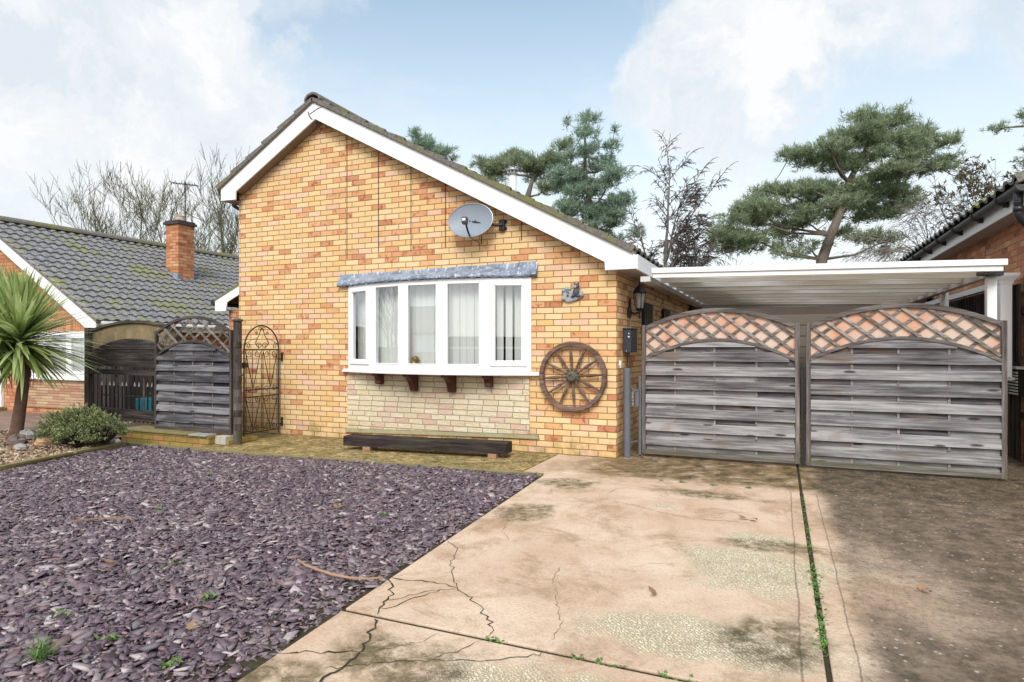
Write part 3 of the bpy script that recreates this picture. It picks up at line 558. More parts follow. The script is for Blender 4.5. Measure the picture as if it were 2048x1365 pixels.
# ------------------------------------------------------------------ things on the front wall
def build_dish():
    c = Vector((-1.83,-.20,2.92)); T = thing('satellite_dish', 'grey oval satellite dish bolted to the gable wall above the bow window', 'satellite dish', (-1.55,0,2.85))
    ax = Vector((.10,-1,.16)).normalized(); rt = Vector((0,0,1)).cross(ax).normalized() * -1; up = rt.cross(ax).normalized()
    if up.z < 0: up = -up
    rings, seg = 7, 40; d = MB()
    def P(r, t, th): return c + rt*(.30*r*math.cos(t)) + up*(.222*r*math.sin(t)) + ax*(-.055*(1-r*r) + th)
    for th in (0, -.006):
        for i in range(rings+1):
            for k in range(seg): d.v.append(tuple(P(max(i/rings,.001), 2*math.pi*k/seg, th)))
    n = (rings+1)*seg
    for o in (0, n):
        for i in range(rings):
            for k in range(seg): l = (k+1) % seg; d.f.append((o+i*seg+k,o+(i+1)*seg+k,o+(i+1)*seg+l,o+i*seg+l))
    mt = NT('perforated grey mesh', .45, .4); col = mt.mix(mt.noise(mt.pos(), 5., 4), S(134,146,160,.9), S(164,176,190,.9)); mt.color(col)
    tr = mt.n('ShaderNodeBsdfTransparent'); mx = mt.n('ShaderNodeMixShader'); mt.set(mx,0,.22); mt.set(mx,1,mt.b.outputs[0]); mt.set(mx,2,tr.outputs[0]); mt.t.links.new(mx.outputs[0], mt.out.inputs[0])
    dish = part('dish', d, mt.m, T, True)
    rim = MB(); rim.tube([P(1,2*math.pi*k/seg,0) for k in range(seg)], .006, 6, closed=True); part('rim', rim, m_galv, dish)
    bo = MB()
    for a, b in ((-.16,.02),(.09,.03),(-.13,-.62),(.1,-.62)): bo = MB(); q = c + rt*.30*a + up*.222*b + ax*-.045; bo.lathe([(.009,0),(.009,.008)], q, ax, 8); part('bolt', bo, m_black, dish)
    arm = MB(); a0 = P(.97, -math.pi/2, -.02); a1 = c + ax*.24 + up*-.10 + rt*-.03; arm.tube([a0, a0*.5+a1*.5+up*-.02, a1], .013, 8); arm.tube([a0, a0+Vector((.01,.05,-.02)), Vector((-1.80,-.01,2.66)), Vector((-1.80,-.006,2.62))], .005, 5); part('arm', arm, m_black, T)
    h = MB(); h.bar(a1 - ax*.02, a1 + ax*.045, .062, .085, up); hb = part('receiver', h, m_blackplastic, T, bevel=.006); f = MB(); f.bar(a1+ax*.046+up*.006, a1+ax*.049+up*.006, .04, .03, up); part('front_plate', f, m_white, hb)
    br = MB(); br.tube([c+ax*-.07, Vector((-1.62,-.13,2.86)), Vector((-1.46,-.05,2.86))], .02, 8); br.box(-1.50,-1.43,-.05,-.003,2.79,2.93); br.box(-1.52,-1.41,-.018,-.003,2.80,2.835); br.box(-1.52,-1.41,-.018,-.003,2.885,2.92); part('wall_bracket', br, m_black, T, bevel=.003)
build_dish()

def build_wheel():
    c = Vector((-.525,-.055,.957)); T = thing('wagon_wheel', 'old brown wooden cart wheel with twelve turned spokes hung on the brick wall', 'wheel', c)
    def ring(mb, r0, r1, y0, y1, n=72, jit=.004):
        rn = random.Random(5); b = len(mb.v)
        for k in range(n):
            t = 2*math.pi*k/n; j = rn.uniform(-jit,jit)*(1.5 if math.sin(t) < 0 else .5)
            for r, y in ((r0+.004,y0),(r1+j-.006,y0),(r1+j,y0+.012),(r1+j,y1),(r0,y1),(r0,y0+.01)): mb.v.append((c.x+r*math.cos(t), c.y+y, c.z+r*math.sin(t)))
        for k in range(n):
            l = (k+1) % n
            for q in range(6): w = (q+1) % 6; mb.f.append((b+k*6+q,b+k*6+w,b+l*6+w,b+l*6+q))
    r = MB(); ring(r, .370, .424, -.032, .022); part('rim', r, m_wheel, T)
    h = MB(); h.lathe([(.072,-.02),(.078,.0),(.078,.03),(.06,.045),(.058,.075),(.045,.09),(.028,.092),(.026,.08),(.001,.08)], (c.x,c.y+.02,c.z), (0,-1,0), 20); part('hub', h, plain('mossy hub wood', (.12,.11,.085,1), .9, .1, var=.5, scale=25), T)
    for k in range(12):
        t = R(94 + 30*k); d = Vector((math.cos(t),0,math.sin(t))); s = MB()
        s.lathe([(.016,.07),(.017,.10),(.012,.115),(.018,.13),(.013,.15),(.021,.20),(.019,.25),(.013,.32),(.011,.35),(.011,.37)], c+Vector((0,-.005,0)), d, 9); part('spoke', s, m_wheel, T, True)
build_wheel()

def text_mesh(txt, size, depth):
    cu = bpy.data.curves.new('txt', 'FONT'); cu.body = txt; cu.size = size; cu.extrude = depth; cu.align_x = 'CENTER'; cu.align_y = 'CENTER'
    o = bpy.data.objects.new('txt', cu); C.objects.link(o); bpy.context.view_layer.update()
    me = bpy.data.meshes.new_from_object(o.evaluated_get(bpy.context.evaluated_depsgraph_get())); vs = [tuple(v.co) for v in me.vertices]; fs = [tuple(p.vertices) for p in me.polygons]
    bpy.data.objects.remove(o); bpy.data.meshes.remove(me); return vs, fs
def build_plaque():
    T = thing('number_plaque', 'grey stone house number plaque reading 24 with a small seated animal, on the brick wall', 'house sign', (-.53,0,1.90))
    ms = plain('silver grey stone resin', (.32,.335,.36,1), .5, .4, var=.45, scale=22, bump=.01); md = plain('dark grey stone resin', (.07,.075,.085,1), .6, .3, var=.5, scale=30)
    s = MB(); s.prism([(-.665,1.985),(-.655,1.925),(-.64,1.875),(-.60,1.855),(-.54,1.862),(-.47,1.885),(-.41,1.925),(-.398,1.965),(-.43,2.0),(-.50,1.99),(-.55,2.0),(-.60,2.005)], 'y', -.035, -.002); part('slab', s, ms, T, bevel=.012)
    r = MB()
    for x, z, rr, sd in ((-.645,2.0,.028,1),(-.61,2.022,.03,2),(-.57,2.018,.024,3),(-.648,1.90,.03,4),(-.43,1.945,.035,5)): r = MB(); r.blob((x,-.03,z), (rr,.022,rr*.8), 10, .12, sd); part('stone', r, ms, T, True)
    a = MB(); a.blob((-.485,-.04,1.975), (.042,.032,.055), 12); a.blob((-.478,-.044,2.045), (.036,.03,.034), 12); a.blob((-.502,-.05,2.075), (.011,.012,.016), 8); a.blob((-.455,-.05,2.077), (.011,.012,.016), 8); a.blob((-.512,-.048,1.935), (.026,.02,.016), 8); a.blob((-.455,-.048,1.93), (.026,.02,.016), 8); part('animal', a, md, T, True)
    f = MB(); f.blob((-.489,-.069,2.04), (.020,.012,.02), 10); part('muzzle', f, ms, T, True)
    for ch, x, z, sz in (('2',-.592,1.955,.085),('4',-.535,1.918,.078)):
        vs, fs = text_mesh(ch, sz, .004); d = MB(); d.add([(x+p[0], -.040-p[2], z+p[1]) for p in vs], fs); part('digit', d, md, T)
build_plaque()

def build_lantern():
    T = thing('wall_lantern', 'black coach lantern on the side wall at the house corner', 'lantern', (0,.66,1.72)); cx, cy = .135, .66
    b = MB(); b.prism([(.54,1.70),(.66,1.68),(.74,1.72),(.73,1.80),(.68,1.86),(.66,1.93),(.64,1.86),(.57,1.80)], 'x', .002, .022); b.tube([(.02,.66,1.76),(.07,.66,1.735),(cx,cy,1.75),(cx,cy,1.79)], .016, 8); b.lathe([(.004,-.13),(.014,-.11),(.010,-.07),(.016,-.04)], (cx,cy,1.80), n=8); part('bracket', b, m_black, T, bevel=.003)
    c = MB(); c.lathe([(.03,-.03),(.055,-.01),(.058,0),(.055,.004)], (cx,cy,1.80), n=6); c.lathe([(.098,.195),(.10,.205),(.085,.225),(.05,.27),(.025,.29),(.012,.30),(.012,.33),(.004,.345)], (cx,cy,1.80), n=6)
    for k in range(6): t = k*math.pi/3; u = Vector((math.cos(t),math.sin(t),0)); c.bar(Vector((cx,cy,1.80))+u*.054, Vector((cx,cy,2.0))+u*.076, .008, .008)
    part('cage', c, m_black, T)
    mg = NT('frosted lantern glass', .15, .5); mg.color((.55,.58,.6,1)); tr = mg.n('ShaderNodeBsdfTransparent'); mx = mg.n('ShaderNodeMixShader'); mg.set(mx,0,.5); mg.set(mx,1,mg.b.outputs[0]); mg.set(mx,2,tr.outputs[0]); mg.t.links.new(mx.outputs[0], mg.out.inputs[0])
    g = MB(); g.lathe([(.050,.004),(.072,.196)], (cx,cy,1.80), n=6); part('glass', g, mg.m, T)
    l = MB(); l.lathe([(.012,.01),(.012,.07),(.022,.10),(.02,.13),(.004,.15)], (cx,cy,1.80), n=10); part('bulb', l, m_white, T, True)
build_lantern()
T = thing('letter_box', 'dark grey metal letter box fixed to the side wall below the lantern', 'letter box', (.05,.3,1.23))
k = MB(); k.box(.003,.105,.30,.66,1.245,1.53); part('body', k, plain('charcoal paint', (.035,.04,.052,1), .4, .45, var=.15), T, bevel=.006)
k = MB(); k.prism([(.29,1.53),(.67,1.53),(.67,1.545),(.29,1.545)], 'x', .0, .118); part('lid', k, m_blackplastic, T, bevel=.003)
for q in ((.075,.085,.297,.2995,1.47,1.485),(.07,.088,.296,.2995,1.43,1.445),(.045,.052,.297,.2995,1.26,1.268)): k = MB(); k.box(*q); part('fitting', k, m_white, T)
k = MB(); k.tube([(.009,.685,1.70),(.009,.685,1.24),(.009,.60,1.20),(.009,.60,1.06)], .006, 6); single('cable', k, m_cream, 'thin pale cable clipped to the side wall between lantern, letter box and post', 'cable', (.012,.63,1.06))
k = MB(); k.box(.003,.03,.10,.16,1.09,1.15); k.box(.006,.026,.115,.145,1.06,1.09); single('wall_sensor', k, m_white, 'tiny white sensor box on the side wall near the house corner', 'sensor', (.003,.13,1.06), bevel=.003)

# sleeper bench on bricks
def build_bench():
    A, B = Vector((-3.37,-.77,0)), Vector((-1.18,-.556,0)); d = (B-A).normalized(); n = Vector((-d.y,d.x,0)); k = MB(); N = 14; rn = random.Random(2); rows = []
    for i in range(N+1):
        p = A + (B-A)*i/N; j = lambda: rn.uniform(-.005,.005); w = .235
        rows.append([p+n*j()+Vector((0,0,.051)), p+n*.004+Vector((0,0,.160+j())), p+n*.02+Vector((0,0,.174+j())), p+n*(w-.02)+Vector((0,0,.176+j())), p+n*w+Vector((0,0,.160)), p+n*w+Vector((0,0,.051))])
    vs = [tuple(p) for r in rows for p in r]; k.add(vs, [(i*6+q,(i+1)*6+q,(i+1)*6+(q+1)%6,i*6+(q+1)%6) for i in range(N) for q in range(6)] + [tuple(range(6)), tuple(N*6+q for q in range(6))])
    single('sleeper_bench', k, m_sleeper, 'low dark railway sleeper bench resting on bricks below the bow window', 'bench', tuple(A))
    br = None
    for (x,y,lab) in ((-1.345,-.60,'orange brick propping the right end of the sleeper bench'),(-3.03,-.745,'mossy brick propping the left end of the sleeper bench')):
        if br is None:
            q = MB(); q.box(-.052,.052,.0,.19,0,.050); br = single('prop_brick', q, plain('orange brick clay', (.34,.20,.13,1), .9, .1, var=.3, scale=30, bump=.01), lab, 'brick', (0,0,0), bevel=.004, group='bricks under the sleeper bench'); o = br
        else: o = copy_tree(br)
        o.location = (x,y,0); o.rotation_euler = (0,0,R(5.6)); o['label'] = lab
build_bench()

# ------------------------------------------------------------------ timber gates and fence panels (local x along the panel)
def arch(x0, x1, ze, za): 
    xm, hw = (x0+x1)/2, (x1-x0)/2
    return lambda x: ze + (za-ze)*max(0., 1-((x-xm)/hw)**2)
def board(mb, x0, x1, z0, z1, y, th, top=None, n=10, tilt=.006, bow=0., xs=None, rn=random):
    rows = []; j0, j1 = rn.uniform(-.004,.004), rn.uniform(-.004,.004)
    for i in range(n+1):
        x = x0 + (x1-x0)*i/n; zt = z1 + j1 if top is None else min(z1 + j1, top(x)); zb = z0 + j0*(1-2*i/n)
        if zt - zb < .012: rows.append(None); continue
        yy = y + (bow*math.sin(i/n*math.pi*xs) if xs else 0)
        rows.append([(x,yy-tilt,zb),(x,yy+tilt*.3,zt),(x,yy+th,zt),(x,yy+th-tilt,zb)])
    run = []
    def flush():
        if len(run) > 1:
            m = len(run); mb.add([p for r in run for p in r], [(i*4+q,(i+1)*4+q,(i+1)*4+(q+1)%4,i*4+(q+1)%4) for i in range(m-1) for q in range(4)] + [(0,1,2,3), ((m-1)*4+3,(m-1)*4+2,(m-1)*4+1,(m-1)*4)])
        run.clear()
    for r in rows:
        if r is None: flush()
        else: run.append(r)
    flush()
def arched_rail(mb, x0, x1, f, h, y0, y1, n=24):
    pts = [(x0+(x1-x0)*i/n) for i in range(n+1)]
    vs = []
    for x in pts: z = f(x); vs += [(x,y0,z-h),(x,y0,z),(x,y1,z),(x,y1,z-h)]
    mb.add(vs, [(i*4+q,(i+1)*4+q,(i+1)*4+(q+1)%4,i*4+(q+1)%4) for i in range(n) for q in range(4)] + [(0,1,2,3),(n*4+3,n*4+2,n*4+1,n*4)])
def lattice(mb, x0, x1, lo, hi, pitch, slope, w, y0, y1, sgn):
    H = 3.; z0 = lo((x0+x1)/2)
    k = -40
    while k < 60:
        xs = x0 + k*pitch; k += 1; run = []
        for i in range(160):
            x = x0 + (x1-x0)*i/159; z = z0 - .4 + (x-xs)*slope*sgn if sgn > 0 else z0 - .4 - (x-xs-(x1-x0)*0)*slope
            if lo(x)-.01 < z < hi(x)+.005: run.append((x,z))
            elif run: break
        if len(run) > 3 and math.hypot(run[-1][0]-run[0][0], run[-1][1]-run[0][1]) > .05:
            (xa,za),(xb,zb) = run[0], run[-1]; mb.bar((xa,(y0+y1)/2,za),(xb,(y0+y1)/2,zb), y1-y0, w, (0,0,1))
def timber_panel(T, W, z0, ze, za, ie, ia, battens, pitch, fh, bh, mats, post=.045, rail=.05, latt=True, sheet=None, seed=1, front_only=None, amp=0., skip=()):
    mb_board, mb_post, mb_rail, mb_lat = mats; rn = random.Random(seed)
    for x in (0, W-post): 
        k = MB(); k.box(x, x+post, -.025, .025, z0, ze); part('stile', k, mb_post, T, bevel=.003, local=True)
    up = arch(post, W-post, ze-.01, za); lo = arch(post, W-post, ie, ia)
    k = MB(); arched_rail(k, post, W-post, up, rail, -.022, .022); part('top_rail', k, mb_rail, T, bevel=.003, local=True)
    k = MB(); arched_rail(k, post, W-post, lo, rail*.72, -.026, .02); part('arched_rail', k, mb_rail, T, bevel=.003, local=True)
    k = MB(); k.box(post, W-post, -.024, .02, z0, z0+.055); part('bottom_rail', k, mb_rail, T, bevel=.003, local=True)
    top = lambda x: lo(x) - rail*.6
    F, B = MB(), MB(); z = z0 + .055; i = 0
    nb = len(battens)+1
    while z < ia:
        if i not in skip: board(F, post, W-post, z+bh, z+bh+fh, -.018, .010, top, 28, .010, amp, nb if amp else None, rn)
        if front_only is None:
            xs = [post] + list(battens) + [W-post]
            for a, b in zip(xs, xs[1:]): board(B, a+.004, b-.004, z-.015, z+bh+.02, .010, .010, top, 6, .005, 0, None, rn)
        z += pitch; i += 1
    part('boards', F, mb_board, T, local=True)
    if B.v: part('back_boards', B, mb_board, T, local=True)
    for x in battens:
        k = MB(); k.box(x-.011, x+.011, -.004, .009, z0+.055, top(x)); part('batten', k, mb_lat, T, local=True)
    if latt:
        k = MB(); hi = lambda x: up(x)-rail*.9; lattice(k, post, W-post, lo, hi, .215, .80, .030, -.012, -.002, -1); lattice(k, post, W-post, lo, hi, .215, .80, .030, .000, .010, 1); part('lattice', k, mb_lat, T, local=True)
    if sheet:
        k = MB(); n = 24; xs = [post+(W-2*post)*i/n for i in range(n+1)]; vs = []
        for x in xs: vs += [(x,.014,lo(x)-.02),(x,.014,up(x)-rail*.6),(x,.018,up(x)-rail*.6),(x,.018,lo(x)-.02)]
        k.add(vs, [(i*4+q,(i+1)*4+q,(i+1)*4+(q+1)%4,i*4+(q+1)%4) for i in range(n) for q in range(4)]); part('backing_sheet', k, sheet, T, local=True)
GM = (m_gate, m_gatepost, m_gaterail, m_lattice)
T = thing('timber_gate', 'left leaf of the weathered grey timber driveway gates, beside the house corner', 'gate', (.250,.27,.0), 0, 'driveway gates')
timber_panel(T, 1.72, .035, 1.575, 1.762, 1.19, 1.415, (.385,.83,1.28), .166, .104, .062, GM, sheet=m_sheet, seed=4)
T = thing('timber_gate', 'right leaf of the weathered grey timber driveway gates, below the white carport posts', 'gate', (2.035,.27,.0), 0, 'driveway gates')
timber_panel(T, 1.775, .025, 1.575, 1.770, 1.20, 1.425, (.44,.865,1.305), .166, .104, .062, GM, sheet=m_sheet, seed=9)
k = MB(); k.box(1.985,2.005,.24,.30,.02,1.15); k.box(2.01,2.022,.25,.30,.02,1.10); single('drop_bolt', k, m_black, 'black metal strip closing the gap between the two gate leaves', 'gate bolt', (2.0,.27,.02))
# closer posts and spring
T = thing('steel_post', 'thick grey steel post with a gate closer spring beside the house corner', 'post', (.095,.13,0))
k = MB(); k.lathe([(.044,0),(.044,1.05),(.03,1.062),(.001,1.064)], (.095,.13,0), n=20); part('pole', k, m_steel, T)
k = MB(); k.tube([(.14,.16,.80),(.20,.22,.80)], .014, 6); k.box(.12,.22,.17,.20,.785,.80); k.box(.185,.225,.18,.25,.60,.80); part('hinge_arm', k, m_steel, T)
k = MB(); k.tube([(.11,.16,.16),(.17,.22,.18),(.2,.25,.18)], .008, 6); part('hinge_arm', k, m_steel, T)
k = MB(); k.tube([(.155+.017*math.cos(a), .165+.017*math.sin(a), .60+.18*a/(2*math.pi*9)) for a in np.linspace(0, 2*math.pi*9, 120)], .004, 5); part('spring', k, m_galv, T)
k = MB(); k.box(.213,.243,.225,.265,.02,.96); single('steel_strip', k, m_steel, 'thin grey steel upright fixed along the edge of the left gate leaf', 'post', (.228,.245,.02), bevel=.004)

FM = (m_fence, m_fencepost, m_gaterail, m_lattice)
T = thing('garden_fence', 'dark arched fence panel with open lattice top next to the round post', 'fence', (-6.53,-1.0,.0), 0, 'arched fence panels')
m_fl = wood('brown grey fence lattice', (.05,.042,.038,1), (.13,.115,.105,1), (.26,.235,.21,1), 'x', knots=False); m_fr = wood('brown grey fence rail', (.035,.028,.026,1), (.085,.07,.062,1), (.16,.14,.125,1), 'x', knots=False)
timber_panel(T, 1.50, .135, 1.545, 1.752, 1.20, 1.405, (.38,.75,1.13), .145, .086, .06, (m_fence, m_fencepost, m_fr, m_fl), post=.035, rail=.042, seed=14, amp=.010)
L = math.hypot(-6.12+8.42, -.93+.75); T = thing('garden_fence', 'broken dark fence panel with stained arched sheet and missing boards, behind the shrub', 'fence', (-8.42,-.75,0), math.atan2(-.93+.75, -6.12+8.42), 'arched fence panels')
timber_panel(T, L, .20, 1.60, 1.715, 1.235, 1.44, (.75,1.45), .172, .115, .05, (m_fencedark, m_fencepost, m_fr, m_fr), post=.075, rail=.04, latt=False, sheet=m_sheetgreen, seed=21, front_only=1, skip=(0,1,2,3,4))
la = arch(.075, L-.075, 1.235, 1.44)
for za, zb in ((.24,.365),(.885,.965),(1.01,1.135),(1.14,1.27),(1.275,1.44)):
    k = MB(); board(k, .07, L-.07, za, zb, -.035, .02, (lambda x: la(x)-.015) if za > 1.1 else None, 24, .004); part('board', k, m_fencedark, T, local=True)
k = MB(); k.box(-8.46,-8.36,-.80,-.70,-.02,1.62); single('fence_post', k, m_fencepost, 'grey square fence post at the left end of the broken panel', 'post', (-8.41,-.75,-.02), bevel=.006)
T = thing('round_post', 'dark ribbed round post with a cap between fence panel and iron gate', 'post', (-4.955,-.985,0))
k = MB(); 
for i in range(18): z = 1.66*i/18; k.lathe([(.050,z),(.056,z+.02),(.056,z+.075),(.050,z+.092)], (-4.955,-.985,0), n=14) if i in (4,9,14) else k.lathe([(.054,z),(.053,z+.0922)], (-4.955,-.985,0), n=14)
part('shaft', k, m_fencepost, T); k = MB(); k.lathe([(.07,1.66),(.075,1.668),(.07,1.682),(.03,1.70),(.001,1.702)], (-4.955,-.985,0), n=16); part('cap', k, m_fencepost, T)

def build_iron_gate():
    T = thing('iron_gate', 'rusty wrought iron garden gate with arched top and scrolls against the brick wall', 'gate', (-5.13,-.38,.0)); X = -5.13; ya, yb, zs, zb, za = -.71, -.055, 1.27, .09, 1.62
    ym, hw = (ya+yb)/2, (yb-ya)/2; f = MB(); A = [(X,ya,.03)] + [(X, ym-hw*math.cos(t), zs+(za-zs)*math.sin(t)) for t in np.linspace(0, math.pi, 24)] + [(X,yb,.03)]; f.tube(A, .011, 6)
    for z in (zs,.70,.60,zb): f.bar((X,ya,z),(X,yb,z),.012,.016)
    part('frame', f, m_iron, T); s = MB()
    def scroll(y, z, r, turns, sy, sz, rad=.005):
        s = MB(); s.tube([(X, y + sy*r*(1-t)*math.cos(t*turns*2*math.pi), z + sz*r*(1-t)*math.sin(t*turns*2*math.pi)) for t in np.linspace(0,.85,26)], rad, 5); part('scroll', s, m_iron, T)
    b = MB(); wq = (yb-ya)/4
    for i in range(1,4): b.tube([(X,ya+wq*i-.012,zb),(X,ya+wq*i-.012,zs)], .005, 5)
    for y in (ya+.035, ym+.02, yb-.035): b.tube([(X,y,zb),(X,y,zs)], .006, 5)
    for c in (ya+wq, ya+3*wq):
        for (zt_, zl) in ((zs-.03,.72),(.58,.12)):
            for sg in (-1,1): b.tube([(X,c+sg*wq*.82,zt_),(X,c+sg*wq*.35,(zt_+zl)/2-.05),(X,c,zl)], .006, 5)
        for sg in (-1,1):
            scroll(c+sg*wq*.45, zs-.055, .055, 1.5, sg, -1); scroll(c+sg*wq*.45, .645+.055, .05, 1.5, sg, 1); scroll(c+sg*wq*.45, .645-.075, .05, 1.5, sg, -1); scroll(c+sg*wq*.45, .16, .05, 1.5, sg, -1)
    for y, sg in ((ya+.07,-1),(yb-.07,1),(ym-.05,-1),(ym+.05,1)): scroll(y, zs+.06, .05, 1.5, sg, 1)
    for sg in (-1,1):
        s = MB(); s.tube([(X,ym+sg*.06,zs+.02),(X,ym+sg*.13,zs+.10),(X,ym+sg*.06,zs+.20),(X,ym+sg*.01,za-.03)], .006, 5); scroll(ym+sg*.03, za-.05, .035, 1.3, sg, 1); scroll(ym+sg*.10, zs+.235, .028, 1.3, sg, 1); part('scroll', s, m_iron, T); s = MB(); s.tube([(X,ym+sg*.09,zs+.17),(X,ym+sg*.2,zs+.14),(X,ym+sg*.3,zs+.08)], .004, 5); part('scroll', s, m_iron, T)
    part('bars', b, m_iron, T)
    for z in (.16,1.13): h = MB(); h.bar((X,yb,z),(X+.02,-.003,z),.02,.02); h.bar((X+.03,-.02,z-.03),(X+.03,-.02,z+.10),.014,.03); part('hinge', h, m_black, T)
    l = MB(); l.bar((X,ya,1.05),(-5.0,-.97,1.06),.02,.03); l.bar((X,ya,.92),(-4.99,-.97,.92),.014,.02); l.box(X-.02,X+.03,ya-.02,ya+.05,1.02,1.09); part('latch', l, m_black, T)
build_iron_gate()

# low mossy wall and platform, railing and planter
T = thing('low_wall', 'low mossy buff brick wall under the dark fence panels', 'wall', (-5.7,-1.38,0))
k = MB(); k.box(-7.0,-5.26,-1.19,-.60,-.085,.105); k.box(-5.26,-4.99,-1.10,-.60,-.06,.06); part('wall', k, m_wallette, T); k = MB(); k.box(-7.02,-5.62,-1.21,-.60,.106,.133); part('coping', k, m_kerb, T, bevel=.006)
k = MB(); k.box(-5.61,-5.28,-1.22,-1.04,.106,.13); part('coping_slab', k, m_rockgrey, T, bevel=.006)
k = MB(); k.box(-5.22,-5.03,-1.12,-.96,.0,.115); part('rendered_block', k, plain('flaking white render', (.42,.39,.34,1), .9, .1, var=.3, scale=18, dirt=(.16,.12,.08,1)), T, bevel=.008)
T = thing('iron_railing', 'black iron railing with pale spear tips behind the broken fence panel', 'railing', (-7.3,-.62,.1))
k = MB(); k.bar((-8.35,-.62,.54),(-6.55,-.62,.54),.014,.02); part('rail', k, m_black, T); k = MB(); k.bar((-8.35,-.62,.17),(-6.55,-.62,.17),.014,.02); part('rail', k, m_black, T)
b = MB()
for i in range(19):
    x = -8.3 + i*.098; b.bar((x,-.62,.13),(x,-.62,.70),.016,.016)
    if i % 3 != 1: s = MB(); s.lathe([(.004,0),(.013,.018),(.010,.04),(.001,.085)], (x,-.62,.68), n=6); part('spear_tip', s, m_white, T)
part('bars', b, m_black, T); k = MB(); k.box(-7.05,-6.96,-.67,-.58,.1,.90); part('post', k, m_black, T)
m_teal = plain('turquoise plastic', (.02,.28,.33,1), .4, .4, var=.15)
T = thing('planter', 'turquoise trough planter with winter flowers behind the railing', 'planter', (-7.05,-.30,.12))
k = MB(); k.prism([(-7.75,.14),(-6.40,.14),(-6.34,.48),(-7.81,.48)], 'y', -.42, -.10); part('trough', k, m_teal, T, bevel=.01)
k = MB(); rn = random.Random(4)
def leafy(mb, c, r, n, l, w, rn, up=.4):
    for _ in range(n):
        d = Vector((rn.gauss(0,1), rn.gauss(0,1), rn.gauss(0,1))).normalized(); p = Vector(c) + Vector((d.x*r[0], d.y*r[1], d.z*r[2]))*(rn.random()**.4)
        a = (d + Vector((rn.gauss(0,.6), rn.gauss(0,.6), rn.gauss(0,.6)+up))).normalized(); b = a.orthogonal().normalized(); b = Matrix.Rotation(rn.uniform(0,6.28), 3, a) @ b
        mb.add([p, p+a*l*.5+b*w/2, p+a*l, p+a*l*.5-b*w/2], [(0,1,2,3)])
leafy(k, (-7.05,-.27,.52), (.6,.13,.12), 420, .07, .04, rn); part('foliage', k, m_weed, T)
k = MB(); leafy(k, (-7.0,-.33,.57), (.55,.12,.09), 60, .06, .05, rn); part('flowers', k, plain('orange yellow petals', (.7,.35,.05,1), .6, .2, var=.5, scale=9), T)
k = MB()
for i in range(32): x = -9.95 + i*.125; k.box(x, x+.118, .30+.012*(i%2), .325+.012*(i%2), 0, 1.30+.02*math.sin(i*2.1))
T = thing('back_fence', 'dark vertical board fence standing behind the railing', 'fence', (-8.,.3,0)); part('boards', k, m_trellis, T); k = MB(); k.box(-9.95,-5.99,.34,.38,.4,.48); k.box(-9.95,-5.99,.34,.38,1.0,1.08); part('rails', k, m_trellis, T)

